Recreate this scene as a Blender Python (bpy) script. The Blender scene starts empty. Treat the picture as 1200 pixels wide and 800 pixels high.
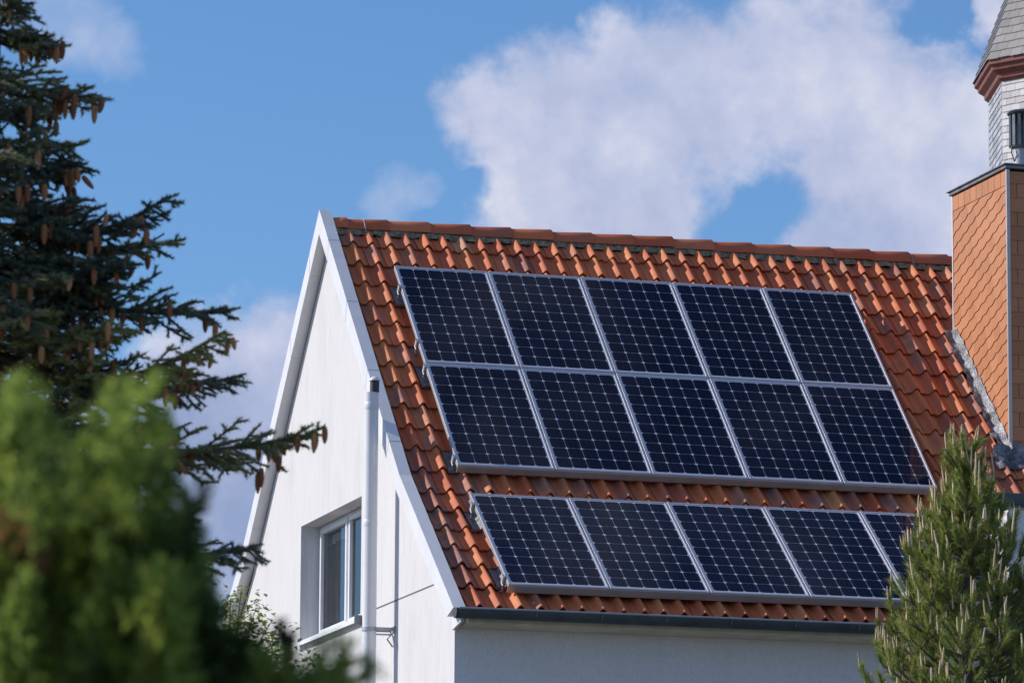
import bpy, math, random
import numpy as np
from mathutils import Vector, Matrix

random.seed(7)
rng = np.random.default_rng(7)
rad = math.radians
scene = bpy.context.scene
COL = scene.collection

# ------------------------------------------------------------------ camera basis
YAW, PITCH, ROLL = rad(16.466), rad(9.617), rad(0.351)
CAM = np.array([-12.685, -47.08, 1.70])
FWD = np.array([math.sin(YAW) * math.cos(PITCH), math.cos(YAW) * math.cos(PITCH), math.sin(PITCH)])
_r = np.array([math.cos(YAW), -math.sin(YAW), 0.0])
_u = np.cross(_r, FWD)
RIGHT = _r * math.cos(ROLL) + _u * math.sin(ROLL)
UP = -_r * math.sin(ROLL) + _u * math.cos(ROLL)
FPX = 5808.7


def sky_dir(x, y):
    """direction of a point of the sky seen in the photograph"""
    d = FWD + RIGHT * (x - 600) / FPX - UP * (y - 400) / FPX
    return d / np.linalg.norm(d)


# ------------------------------------------------------------------ materials
def new_mat(name):
    m = bpy.data.materials.new(name)
    m.use_nodes = True
    nt = m.node_tree
    b = nt.nodes['Principled BSDF']
    return m, nt, b


def N(nt, kind, **kw):
    n = nt.nodes.new(kind)
    for k, v in kw.items():
        if k.startswith('i_'):
            n.inputs[k[2:].replace('_', ' ')].default_value = v
        else:
            setattr(n, k, v)
    return n


def L(nt, a, b):
    nt.links.new(a, b)


def ramp(nt, fac, stops):
    r = nt.nodes.new('ShaderNodeValToRGB')
    els = r.color_ramp.elements
    while len(els) < len(stops):
        els.new(0.5)
    for e, (p, c) in zip(els, stops):
        e.position = p
        e.color = (*c, 1) if len(c) == 3 else c
    L(nt, fac, r.inputs['Fac'])
    return r.outputs['Color']


def mathn(nt, op, a, b=None, clamp=False):
    n = nt.nodes.new('ShaderNodeMath')
    n.operation = op
    n.use_clamp = clamp
    for i, v in enumerate((a, b)):
        if v is None:
            continue
        if isinstance(v, (int, float)):
            n.inputs[i].default_value = v
        else:
            L(nt, v, n.inputs[i])
    return n.outputs[0]


def mixc(nt, fac, a, b, blend='MIX'):
    n = nt.nodes.new('ShaderNodeMix')
    n.data_type = 'RGBA'
    n.blend_type = blend
    for sock, v in ((n.inputs[0], fac), (n.inputs[6], a), (n.inputs[7], b)):
        if isinstance(v, (int, float)):
            sock.default_value = v
        elif isinstance(v, tuple):
            sock.default_value = (*v, 1) if len(v) == 3 else v
        else:
            L(nt, v, sock)
    return n.outputs[2]


def noise(nt, vec, scale, detail=4, rough=0.55):
    n = N(nt, 'ShaderNodeTexNoise')
    n.inputs['Scale'].default_value = scale
    n.inputs['Detail'].default_value = detail
    n.inputs['Roughness'].default_value = rough
    if vec is not None:
        L(nt, vec, n.inputs['Vector'])
    return n.outputs['Fac']


def objcoord(nt, scale=(1, 1, 1)):
    t = N(nt, 'ShaderNodeTexCoord')
    mp = N(nt, 'ShaderNodeMapping')
    mp.inputs['Scale'].default_value = scale
    L(nt, t.outputs['Object'], mp.inputs['Vector'])
    return mp.outputs['Vector']


def bump(nt, b, h, strength, dist=0.01):
    n = N(nt, 'ShaderNodeBump')
    n.inputs['Strength'].default_value = strength
    n.inputs['Distance'].default_value = dist
    L(nt, h, n.inputs['Height'])
    L(nt, n.outputs['Normal'], b.inputs['Normal'])


def simple(name, col, rough=0.6, metal=0.0, var=0.12, scale=9, spec=0.5, bumps=0.0):
    m, nt, b = new_mat(name)
    oc = objcoord(nt)
    f = noise(nt, oc, scale)
    lo = tuple(c * (1 - var) for c in col)
    hi = tuple(min(1, c * (1 + var)) for c in col)
    L(nt, ramp(nt, f, [(0.3, lo), (0.7, hi)]), b.inputs['Base Color'])
    b.inputs['Roughness'].default_value = rough
    b.inputs['Metallic'].default_value = metal
    b.inputs['Specular IOR Level'].default_value = spec
    if bumps:
        bump(nt, b, noise(nt, oc, scale * 12, 3), bumps, 0.004)
    return m


def mat_plaster(name, col, streak=True):
    m, nt, b = new_mat(name)
    v = objcoord(nt, (55, 55, 3.5 if streak else 30))
    s = noise(nt, v, 1.0, 5, 0.65)
    v2 = objcoord(nt, (1, 1, 0.35))
    st = noise(nt, v2, 2.3, 5, 0.6)
    v3 = objcoord(nt, (9, 9, 0.5))
    st2 = noise(nt, v3, 1.0, 4, 0.6)
    c = ramp(nt, s, [(0.28, tuple(x * 0.87 for x in col)), (0.55, col)])
    c = mixc(nt, ramp(nt, st, [(0.52, (0, 0, 0)), (0.8, (0.5, 0.5, 0.5))]), c, tuple(x * y for x, y in zip(col, (0.74, 0.75, 0.77))))
    c = mixc(nt, ramp(nt, st2, [(0.58, (0, 0, 0)), (0.78, (0.32, 0.32, 0.32))]), c, tuple(x * y for x, y in zip(col, (0.78, 0.79, 0.8))))
    L(nt, c, b.inputs['Base Color'])
    b.inputs['Roughness'].default_value = 0.85
    b.inputs['Specular IOR Level'].default_value = 0.2
    h = mathn(nt, 'ADD', s, noise(nt, objcoord(nt), 140, 2))
    bump(nt, b, h, 0.35, 0.006)
    return m


def mat_tile():
    m, nt, b = new_mat('terracotta_tile')
    at = N(nt, 'ShaderNodeAttribute', attribute_name='var')
    g = N(nt, 'ShaderNodeAttribute', attribute_name='weather')
    oc = objcoord(nt)
    n1 = noise(nt, oc, 6, 5, 0.6)
    n2 = noise(nt, oc, 30, 5, 0.6)
    base = ramp(nt, at.outputs['Fac'], [(0.0, (0.40, 0.090, 0.038)), (0.3, (0.53, 0.128, 0.048)),
                                       (0.62, (0.63, 0.182, 0.064)), (0.86, (0.67, 0.24, 0.088)), (1.0, (0.66, 0.32, 0.15))])
    c = mixc(nt, ramp(nt, n1, [(0.45, (0, 0, 0)), (0.80, (0.28, 0.28, 0.28))]), base, (0.38, 0.090, 0.044))
    c = mixc(nt, ramp(nt, n2, [(0.60, (0, 0, 0)), (0.74, (0.4, 0.4, 0.4))]), c, (0.50, 0.22, 0.11))
    w = mathn(nt, 'MULTIPLY', g.outputs['Fac'], ramp(nt, n1, [(0.3, (0, 0, 0)), (0.62, (1, 1, 1))]))
    c = mixc(nt, w, c, (0.17, 0.15, 0.15))
    L(nt, c, b.inputs['Base Color'])
    L(nt, ramp(nt, n1, [(0.2, (0.55, 0.55, 0.55)), (0.8, (0.8, 0.8, 0.8))]), b.inputs['Roughness'])
    b.inputs['Specular IOR Level'].default_value = 0.45
    bump(nt, b, n2, 0.25, 0.004)
    return m


def mat_cells(W, H):
    """photovoltaic laminate: 6 x 10 chamfered monocrystalline cells behind glass; local x across, local y down"""
    m, nt, b = new_mat('solar_laminate')
    t = N(nt, 'ShaderNodeTexCoord')
    sp = N(nt, 'ShaderNodeSeparateXYZ')
    L(nt, t.outputs['Object'], sp.inputs[0])
    mx, my = 0.034, 0.040
    cw, ch = (W - 2 * mx) / 6, (H - 2 * my) / 10
    ux = mathn(nt, 'DIVIDE', mathn(nt, 'SUBTRACT', sp.outputs['X'], mx), cw)
    uy = mathn(nt, 'DIVIDE', mathn(nt, 'SUBTRACT', mathn(nt, 'MULTIPLY', sp.outputs['Y'], -1.0), my), ch)
    fx = mathn(nt, 'MULTIPLY', mathn(nt, 'ABSOLUTE', mathn(nt, 'SUBTRACT', mathn(nt, 'FRACT', ux), 0.5)), cw)
    fy = mathn(nt, 'MULTIPLY', mathn(nt, 'ABSOLUTE', mathn(nt, 'SUBTRACT', mathn(nt, 'FRACT', uy), 0.5)), ch)
    dx = mathn(nt, 'SUBTRACT', cw / 2, fx)       # distance to the cell's edge
    dy = mathn(nt, 'SUBTRACT', ch / 2, fy)
    gx = mathn(nt, 'LESS_THAN', dx, 0.0014)
    gy = mathn(nt, 'LESS_THAN', dy, 0.0009)
    ch_ = mathn(nt, 'LESS_THAN', mathn(nt, 'ADD', dx, dy), 0.0195)
    out = mathn(nt, 'MAXIMUM', mathn(nt, 'GREATER_THAN', mathn(nt, 'ABSOLUTE', mathn(nt, 'SUBTRACT', ux, 3.0)), 3.0),
                mathn(nt, 'GREATER_THAN', mathn(nt, 'ABSOLUTE', mathn(nt, 'SUBTRACT', uy, 5.0)), 5.0))
    gap = mathn(nt, 'MAXIMUM', mathn(nt, 'MAXIMUM', gx, gy), mathn(nt, 'MAXIMUM', ch_, out))
    # three bus bars in every cell
    bu = mathn(nt, 'SUBTRACT', mathn(nt, 'FRACT', mathn(nt, 'MULTIPLY', ux, 3.0)), 0.5)
    bus = mathn(nt, 'LESS_THAN', mathn(nt, 'ABSOLUTE', bu), 0.021)
    # every cell a touch different
    wn = N(nt, 'ShaderNodeTexWhiteNoise', noise_dimensions='3D')
    cb = N(nt, 'ShaderNodeCombineXYZ')
    oi = N(nt, 'ShaderNodeObjectInfo')
    L(nt, mathn(nt, 'FLOOR', ux), cb.inputs[0]); L(nt, mathn(nt, 'FLOOR', uy), cb.inputs[1])
    L(nt, mathn(nt, 'MULTIPLY', oi.outputs['Random'], 37.0), cb.inputs[2])
    L(nt, cb.outputs[0], wn.inputs['Vector'])
    cell = ramp(nt, wn.outputs['Value'], [(0, (0.0028, 0.0055, 0.019)), (1, (0.005, 0.009, 0.030))])
    c = mixc(nt, bus, cell, (0.030, 0.034, 0.055))
    c = mixc(nt, gap, c, (0.47, 0.50, 0.58))
    du_ = noise(nt, t.outputs['Object'], 2.6, 6, 0.65)
    c = mixc(nt, ramp(nt, du_, [(0.42, (0, 0, 0)), (0.85, (0.05, 0.05, 0.055))]), c, (0.16, 0.15, 0.15))
    L(nt, c, b.inputs['Base Color'])
    b.inputs['Roughness'].default_value = 0.30
    b.inputs['Specular IOR Level'].default_value = 0.0
    b.inputs['Coat Weight'].default_value = 0.6
    b.inputs['Coat Roughness'].default_value = 0.04
    b.inputs['Coat IOR'].default_value = 1.33
    return m


def mat_leaf(name, stops, rough=0.5, spec=0.3, trans=0.0):
    m, nt, b = new_mat(name)
    at = N(nt, 'ShaderNodeAttribute', attribute_name='var')
    L(nt, ramp(nt, at.outputs['Fac'], stops), b.inputs['Base Color'])
    b.inputs['Roughness'].default_value = rough
    b.inputs['Specular IOR Level'].default_value = spec
    if trans:
        tr = N(nt, 'ShaderNodeBsdfTranslucent')
        c2 = ramp(nt, at.outputs['Fac'], [(p, tuple(min(1, x * 1.5) for x in c)) for p, c in stops])
        L(nt, c2, tr.inputs['Color'])
        mx = N(nt, 'ShaderNodeMixShader')
        mx.inputs[0].default_value = trans
        L(nt, b.outputs[0], mx.inputs[1]); L(nt, tr.outputs[0], mx.inputs[2])
        L(nt, mx.outputs[0], nt.nodes['Material Output'].inputs['Surface'])
    return m


def mat_shingle(name, stops, rough=0.6, bumps=0.2, spec=0.35):
    m, nt, b = new_mat(name)
    at = N(nt, 'ShaderNodeAttribute', attribute_name='var')
    oc = objcoord(nt)
    c = ramp(nt, at.outputs['Fac'], stops)
    n1 = noise(nt, oc, 5, 6, 0.7)
    n2 = noise(nt, oc, 60, 3, 0.6)
    c = mixc(nt, ramp(nt, n1, [(0.35, (0, 0, 0)), (0.8, (0.35, 0.35, 0.35))]), c, mixc(nt, 0.5, c, (0.12, 0.09, 0.08)))
    c = mixc(nt, ramp(nt, n2, [(0.35, (0, 0, 0)), (0.8, (0.25, 0.25, 0.25))]), c, mixc(nt, 0.5, c, (0.6, 0.5, 0.45)))
    L(nt, c, b.inputs['Base Color'])
    b.inputs['Roughness'].default_value = rough
    b.inputs['Specular IOR Level'].default_value = spec
    bump(nt, b, n2, bumps, 0.003)
    return m


def mat_lead():
    m, nt, b = new_mat('crumpled_lead')
    oc = objcoord(nt)
    n1 = noise(nt, oc, 9, 6, 0.7)
    n2 = noise(nt, oc, 26, 5, 0.65)
    L(nt, ramp(nt, n1, [(0.35, (0.09, 0.09, 0.10)), (0.52, (0.20, 0.205, 0.23)), (0.68, (0.42, 0.42, 0.45))]), b.inputs['Base Color'])
    b.inputs['Metallic'].default_value = 0.55
    b.inputs['Roughness'].default_value = 0.42
    bump(nt, b, n2, 0.9, 0.02)
    return m


def mat_glass(name):
    m, nt, b = new_mat(name)
    fr = N(nt, 'ShaderNodeFresnel'); fr.inputs['IOR'].default_value = 2.0
    tr = N(nt, 'ShaderNodeBsdfTransparent'); tr.inputs['Color'].default_value = (0.8, 0.84, 0.86, 1)
    gl = N(nt, 'ShaderNodeBsdfGlossy'); gl.inputs['Roughness'].default_value = 0.01
    mx = N(nt, 'ShaderNodeMixShader')
    L(nt, fr.outputs[0], mx.inputs[0]); L(nt, tr.outputs[0], mx.inputs[1]); L(nt, gl.outputs[0], mx.inputs[2])
    L(nt, mx.outputs[0], nt.nodes['Material Output'].inputs['Surface'])
    return m


def mat_bark(name, a, c):
    m, nt, b = new_mat(name)
    f = noise(nt, objcoord(nt, (1, 1, 0.25)), 40, 6, 0.7)
    L(nt, ramp(nt, f, [(0.3, a), (0.7, c)]), b.inputs['Base Color'])
    b.inputs['Roughness'].default_value = 0.9
    bump(nt, b, f, 0.8, 0.02)
    return m


PW, PH = 0.974, 1.670            # pitch of the panels
W_, H_ = 0.964, 1.656            # size of a panel
M = dict(
    plaster=mat_plaster('white_plaster', (0.66, 0.652, 0.664)),
    plaster_front=mat_plaster('front_plaster', (0.76, 0.735, 0.74), False),
    verge=simple('white_verge_metal', (0.70, 0.695, 0.715), 0.45, 0.0, 0.05, 4),
    soffit=simple('grey_soffit_board', (0.42, 0.42, 0.43), 0.7, 0, 0.12, 5),
    eaveboard=simple('olive_eave_board', (0.66, 0.61, 0.47), 0.7, 0, 0.15, 5),
    tile=mat_tile(),
    mortar=simple('mossy_mortar', (0.25, 0.21, 0.14), 0.95, 0, 0.6, 22, 0.1, 0.8),
    zinc=simple('dark_coated_gutter', (0.055, 0.072, 0.08), 0.5, 0.1, 0.25, 6),
    alu=simple('anodised_aluminium', (0.62, 0.63, 0.68), 0.42, 0.75, 0.05, 5),
    alu_rail=simple('mill_aluminium', (0.42, 0.41, 0.41), 0.5, 0.55, 0.10, 5),
    cells=mat_cells(W_, H_),
    backsheet=simple('white_backsheet', (0.7, 0.7, 0.72), 0.7),
    plate=simple('lead_grey_plate', (0.20, 0.21, 0.225), 0.6, 0.2, 0.3, 14),
    pvc=simple('white_pvc', (0.74, 0.74, 0.77), 0.35, 0, 0.03, 3),
    vjoint=simple('verge_joint', (0.5, 0.5, 0.53), 0.5),
    dark=simple('dark_plastic', (0.03, 0.034, 0.04), 0.5),
    groove=simple('dark_joint', (0.14, 0.13, 0.14), 0.9),
    steel=simple('galvanised_steel', (0.42, 0.42, 0.45), 0.55, 0.4, 0.1, 12),
    pframe=simple('white_window_frame', (0.78, 0.78, 0.80), 0.35, 0, 0.03, 3),
    glass=mat_glass('window_glass'),
    curtain=simple('grey_curtain', (0.27, 0.265, 0.27), 0.9, 0, 0.12, 3),
    lace=simple('white_lace', (0.72, 0.72, 0.74), 0.9, 0, 0.3, 40),
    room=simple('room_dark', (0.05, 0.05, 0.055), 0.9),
    shingle=mat_shingle('orange_shingle', [(0, (0.45, 0.175, 0.070)), (0.5, (0.50, 0.20, 0.084)), (1, (0.55, 0.225, 0.098))], 0.62, 0.15),
    chimcore=simple('chimney_underlay', (0.10, 0.04, 0.025), 0.9),
    capmetal=simple('slate_grey_cap', (0.20, 0.21, 0.235), 0.45, 0.3, 0.25, 9),
    lead=mat_lead(),
    slate=mat_shingle('grey_slate', [(0, (0.28, 0.28, 0.305)), (0.5, (0.42, 0.42, 0.445)), (1, (0.56, 0.56, 0.58))], 0.42, 0.3, 0.6),
    slateroof=mat_shingle('dark_slate', [(0, (0.12, 0.12, 0.13)), (0.5, (0.17, 0.165, 0.175)), (1, (0.23, 0.22, 0.23))], 0.5, 0.3, 0.5),
    cornice=simple('red_brown_paint', (0.20, 0.062, 0.045), 0.55, 0, 0.25, 7),
    louvre=simple('weathered_wood', (0.17, 0.15, 0.12), 0.8, 0, 0.3, 12),
    grass=simple('gravel_ground', (0.15, 0.14, 0.125), 0.95, 0, 0.5, 2.0, 0.1, 0.6),
    spruce=mat_leaf('spruce_needles', [(0, (0.11, 0.14, 0.115)), (0.5, (0.20, 0.235, 0.17)), (0.8, (0.29, 0.305, 0.17)), (1, (0.42, 0.40, 0.15))], 0.55, 0.4, 0.45),
    cone=mat_leaf('spruce_cone', [(0, (0.24, 0.090, 0.045)), (0.5, (0.38, 0.16, 0.072)), (1, (0.52, 0.26, 0.12))], 0.7),
    juniper=mat_leaf('scale_foliage', [(0, (0.035, 0.060, 0.026)), (0.4, (0.085, 0.13, 0.040)), (0.65, (0.18, 0.25, 0.06)), (0.88, (0.30, 0.38, 0.085)), (0.965, (0.30, 0.36, 0.09)), (1, (0.27, 0.14, 0.07))], 0.6, 0.2, 0.55),
    pine=mat_leaf('pine_needles', [(0, (0.11, 0.15, 0.045)), (0.5, (0.24, 0.285, 0.08)), (1, (0.38, 0.40, 0.115))], 0.5, 0.3, 0.35),
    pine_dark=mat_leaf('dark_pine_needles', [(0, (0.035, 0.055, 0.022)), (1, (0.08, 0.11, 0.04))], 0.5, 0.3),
    candle=mat_leaf('pine_candle', [(0, (0.56, 0.42, 0.25)), (1, (0.76, 0.60, 0.39))], 0.7),
    leaf=mat_leaf('green_leaf', [(0, (0.10, 0.15, 0.03)), (0.6, (0.24, 0.30, 0.06)), (1, (0.36, 0.38, 0.10))], 0.45, 0.4, 0.4),
    bark=mat_bark('brown_bark', (0.05, 0.035, 0.025), (0.14, 0.10, 0.075)),
    bark_grey=mat_bark('grey_bark', (0.09, 0.075, 0.06), (0.22, 0.19, 0.16)),
)


# ------------------------------------------------------------------ mesh helpers
class MB:
    def __init__(self):
        self.v, self.f, self.var = [], [], []

    def add(self, vs, fs, var=None):
        o = len(self.v)
        self.v += [tuple(map(float, p)) for p in vs]
        self.f += [tuple(i + o for i in f) for f in fs]
        self.var += [0.5 if var is None else var] * len(vs)
        return self

    def box(self, x0, x1, y0, y1, z0, z1, var=None):
        v = [(x0, y0, z0), (x1, y0, z0), (x1, y1, z0), (x0, y1, z0), (x0, y0, z1), (x1, y0, z1), (x1, y1, z1), (x0, y1, z1)]
        return self.add(v, [(0, 3, 2, 1), (4, 5, 6, 7), (0, 1, 5, 4), (1, 2, 6, 5), (2, 3, 7, 6), (3, 0, 4, 7)], var)

    def obox(self, o, ex, ey, ez, a0, a1, b0, b1, c0, c1, var=None):
        o, ex, ey, ez = map(np.asarray, (o, ex, ey, ez))
        v = [o + ex * a + ey * b + ez * c for a, b, c in
             [(a0, b0, c0), (a1, b0, c0), (a1, b1, c0), (a0, b1, c0), (a0, b0, c1), (a1, b0, c1), (a1, b1, c1), (a0, b1, c1)]]
        return self.add(v, [(0, 3, 2, 1), (4, 5, 6, 7), (0, 1, 5, 4), (1, 2, 6, 5), (2, 3, 7, 6), (3, 0, 4, 7)], var)

    def tube(self, pts, rs, n=10, cap=True, var=None):
        pts = [np.asarray(p, float) for p in pts]
        if np.isscalar(rs):
            rs = [rs] * len(pts)
        vs, fs = [], []
        ref = np.array([0.31, 0.17, 0.93])
        for i, p in enumerate(pts):
            t = pts[min(i + 1, len(pts) - 1)] - pts[max(i - 1, 0)]
            t = t / (np.linalg.norm(t) + 1e-9)
            if abs(t @ ref) > 0.95:
                ref = np.array([0.93, 0.31, 0.17])
            a = np.cross(t, ref); a /= np.linalg.norm(a)
            b = np.cross(t, a)
            for k in range(n):
                w = 2 * math.pi * k / n
                vs.append(p + (a * math.cos(w) + b * math.sin(w)) * rs[i])
        for i in range(len(pts) - 1):
            for k in range(n):
                k2 = (k + 1) % n
                fs.append((i * n + k, i * n + k2, (i + 1) * n + k2, (i + 1) * n + k))
        if cap:
            fs.append(tuple(range(n))[::-1])
            fs.append(tuple((len(pts) - 1) * n + k for k in range(n)))
        return self.add(vs, fs, var)

    def prism(self, poly, axis, a0, a1, var=None):
        """poly of 2-D points in the plane normal to axis (0: yz, 1: xz, 2: xy) extruded from a0 to a1"""
        n = len(poly)
        def P(q, a):
            return {0: (a, q[0], q[1]), 1: (q[0], a, q[1]), 2: (q[0], q[1], a)}[axis]
        vs = [P(q, a0) for q in poly] + [P(q, a1) for q in poly]
        fs = [tuple(range(n))[::-1], tuple(range(n, 2 * n))] + [(i, (i + 1) % n, n + (i + 1) % n, n + i) for i in range(n)]
        return self.add(vs, fs, var)

    def build(self, name, mat, parent=None, root=None, smooth=None, bevel=0, recalc=True):
        off = np.array(root.location) if root is not None else np.zeros(3)
        me = bpy.data.meshes.new(name)
        me.from_pydata([tuple(np.array(p) - off) for p in self.v], [], self.f)
        at = me.attributes.new('var', 'FLOAT', 'POINT')
        at.data.foreach_set('value', np.array(self.var, dtype=np.float32))
        if recalc:
            import bmesh
            bm = bmesh.new(); bm.from_mesh(me)
            bmesh.ops.recalc_face_normals(bm, faces=bm.faces[:])
            bm.to_mesh(me); bm.free()
        return link(name, me, mat, parent, smooth, bevel)


def link(name, me, mat, parent=None, smooth=None, bevel=0):
    o = bpy.data.objects.new(name, me)
    COL.objects.link(o)
    if mat is not None:
        me.materials.append(mat)
    if parent is not None:
        o.parent = parent
    if smooth is not None:
        me.polygons.foreach_set('use_smooth', [True] * len(me.polygons))
        if smooth < 179:
            me.set_sharp_from_angle(angle=rad(smooth))
    if bevel:
        bv = o.modifiers.new('bevel', 'BEVEL')
        bv.width = bevel; bv.segments = 2; bv.limit_method = 'ANGLE'; bv.angle_limit = rad(40)
    return o


def np_mesh(name, V, F, mat, parent=None, root=None, var=None, smooth=False):
    """fast mesh of triangles or quads from numpy arrays"""
    V = np.asarray(V, dtype=np.float32)
    if root is not None:
        V = V - np.array(root.location, dtype=np.float32)
    F = np.asarray(F, dtype=np.int32)
    k = F.shape[1]
    me = bpy.data.meshes.new(name)
    me.vertices.add(len(V)); me.vertices.foreach_set('co', V.ravel())
    me.loops.add(F.size); me.loops.foreach_set('vertex_index', F.ravel())
    me.polygons.add(len(F)); me.polygons.foreach_set('loop_start', np.arange(len(F), dtype=np.int32) * k)
    if smooth:
        me.polygons.foreach_set('use_smooth', np.ones(len(F), dtype=bool))
    me.update(calc_edges=True)
    at = me.attributes.new('var', 'FLOAT', 'POINT')
    at.data.foreach_set('value', np.asarray(var if var is not None else np.full(len(V), .5), dtype=np.float32))
    return link(name, me, mat, parent)


def empty(name, loc, label, cat, group=None):
    o = bpy.data.objects.new(name, None)
    o.empty_display_size = 0.3
    COL.objects.link(o)
    o.location = loc
    o['label'] = label
    o['category'] = cat
    if group:
        o['group'] = group
    return o


# ------------------------------------------------------------------ ground
g = MB()
S = 900
g.add([(-S, -S, 0), (S, -S, 0), (S, S, 0), (-S, S, 0)], [(0, 1, 2, 3)])
go = g.build('ground', M['grass'])
go['kind'] = 'structure'

# ------------------------------------------------------------------ house geometry
Z0 = 10.72
A1, A2 = rad(44.438), rad(37.4365)
D1 = np.array([0, -math.cos(A1), -math.sin(A1)]); N1 = np.array([0, -math.sin(A1), math.cos(A1)])
D2 = np.array([0, -math.cos(A2), -math.sin(A2)]); N2 = np.array([0, -math.sin(A2), math.cos(A2)])
X = np.array([1., 0, 0])
O = np.array([0, 0, Z0])
VB = 3.43                          # where the roof kicks out
BEND = O + D1 * VB
ROFF = 0.165                       # pans of the tiles below the glass of the panels


def roof_pt(u, v, h):
    """u along the ridge, v down the slope, h above the plane of the panels"""
    if v <= VB:
        p = O + D1 * v
        n = N1
    else:
        p = BEND + D2 * (v - VB)
        n = N2
    d = abs(v - VB)
    if d < 0.15:
        t = 0.5 + 0.5 * (v - VB) / 0.15
        n = N1 * (1 - t) + N2 * t
        n = n / np.linalg.norm(n)
    return p + n * h + X * u


RY = 0.798                         # the ridge
XW = -0.46                         # gable wall
XF = -0.58                         # front of the verge board
YF = -3.94                         # front wall
XE = 9.2                           # right end of the house
YBK = 2 * RY - YF
house = empty('house', (4.0, RY, 0), 'white gabled house with an orange tiled roof carrying the solar panels', 'house')


def hb(mb, name, mat, parent=None, **k):
    return mb.build(name, M[mat] if isinstance(mat, str) else mat, parent or house, house, **k)


def roof_under(y, off=0.26):
    """height of the underside of the roof at a depth y (front or back slope)"""
    yy = y if y <= RY else 2 * RY - y
    # first plane
    z1 = Z0 + (yy) * math.tan(A1) - off / math.cos(A1)
    z2 = BEND[2] + (yy - BEND[1]) * math.tan(A2) - off / math.cos(A2)
    return max(z1, z2) if yy < BEND[1] else z1


# gable wall with the window opening
WY0, WY1, WZ0, WZ1 = -0.565, 1.862, Z0 - 3.62, Z0 - 2.415
gw = MB()
ybend = BEND[1]
ys = sorted({YF, ybend, WY0, RY, WY1, 2 * RY - ybend, YBK})
for a, b in zip(ys[:-1], ys[1:]):
    za, zb = roof_under(a), roof_under(b)
    if a >= WY0 - 1e-6 and b <= WY1 + 1e-6:
        gw.add([(XW, a, 0), (XW, b, 0), (XW, b, WZ0), (XW, a, WZ0)], [(0, 1, 2, 3)])
        gw.add([(XW, a, WZ1), (XW, b, WZ1), (XW, b, zb), (XW, a, za)], [(0, 1, 2, 3)])
    else:
        gw.add([(XW, a, 0), (XW, b, 0), (XW, b, zb), (XW, a, za)], [(0, 1, 2, 3)])
# reveals
d = 0.215
gw.add([(XW, WY1, WZ0), (XW + d, WY1, WZ0), (XW + d, WY1, WZ1), (XW, WY1, WZ1)], [(0, 1, 2, 3)])
gw.add([(XW, WY0, WZ0), (XW + d, WY0, WZ0), (XW + d, WY0, WZ1), (XW, WY0, WZ1)], [(0, 1, 2, 3)])
gw.add([(XW, WY0, WZ1), (XW + d, WY0, WZ1), (XW + d, WY1, WZ1), (XW, WY1, WZ1)], [(0, 1, 2, 3)])
gw.add([(XW, WY0, WZ0), (XW + d, WY0, WZ0), (XW + d, WY1, WZ0), (XW, WY1, WZ0)], [(0, 1, 2, 3)])
hb(gw, 'gable_wall', 'plaster', recalc=False)

# expansion joint in the plaster
j = MB()
j.box(XW - 0.004, XW + 0.01, -3.62, -0.9, Z0 - 3.592, Z0 - 3.580)
hb(j, 'wall_joint', 'groove')

XR = 5.38                           # where the front steps back at the right
fw = MB()
fw.box(XW + 0.003, XR, YF, YF + 0.3, 0, Z0 - 4.05)
hb(fw, 'front_wall', 'plaster_front')
sw = MB()
sw.box(XR - 0.3, XR + 0.004, YF + 0.302, -2.45, 0, Z0 - 2.7)
sw.box(XR + 0.006, XE, -2.45, -2.2, 0, Z0 - 2.46)
sw.box(XE - 0.3, XE - 0.02, -2.19, YBK - 0.32, 0, Z0 - 2.4)
sw.box(XW + 0.31, XE, YBK - 0.3, YBK, 0, Z0 - 4.10)
hb(sw, 'side_wall', 'plaster_front')

# window of the set-back front, mostly behind the pine
m_ = MB()
m_.box(5.55, 7.6, -2.50, -2.455, Z0 - 3.34, Z0 - 2.84)
win2 = hb(m_, 'window', 'pframe')
m_ = MB()
m_.box(5.61, 6.55, -2.507, -2.503, Z0 - 3.28, Z0 - 2.90); m_.box(6.61, 7.54, -2.507, -2.503, Z0 - 3.28, Z0 - 2.90)
hb(m_, 'pane', simple('dark_pane', (0.02, 0.025, 0.03), 0.08), win2)
m_ = MB()
m_.obox((5.45, -2.46, Z0 - 3.38), X, np.array([0, -0.86, -0.5]), np.array([0, -0.5, 0.86]), 0, 3.0, 0, 0.7, 0, 0.05)
hb(m_, 'canopy', 'tile', bevel=0.01)
m_ = MB()
m_.box(5.36, XE, -2.62, -2.455, Z0 - 2.50, Z0 - 2.38)
hb(m_, 'gutter', 'zinc', bevel=0.02)

# eave: soffit board, rafters' closing board and gutter
m_ = MB()
m_.prism([(YF - 0.003, Z0 - 4.062), (YF - 0.003, Z0 - 3.96), (-4.28, Z0 - 3.97), (-4.28, Z0 - 4.045)], 0, XW + 0.030, XR + 0.1)
hb(m_, 'eave_soffit', 'eaveboard')

# verge boards
def offset_line(off, y_end):
    """outline of the front roof slope at a distance below the plane of the panels, apex first, in (y, z)"""
    z_ap = Z0 + RY * math.tan(A1) - off / math.cos(A1)
    # crossing of the two offset planes
    k1 = Z0 - off / math.cos(A1); k2 = BEND[2] - BEND[1] * math.tan(A2) - off / math.cos(A2)
    yb = (k2 - k1) / (math.tan(A1) - math.tan(A2))
    zb = k1 + yb * math.tan(A1)
    return [(RY, z_ap), (yb, zb), (y_end, k2 + y_end * math.tan(A2))]


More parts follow.
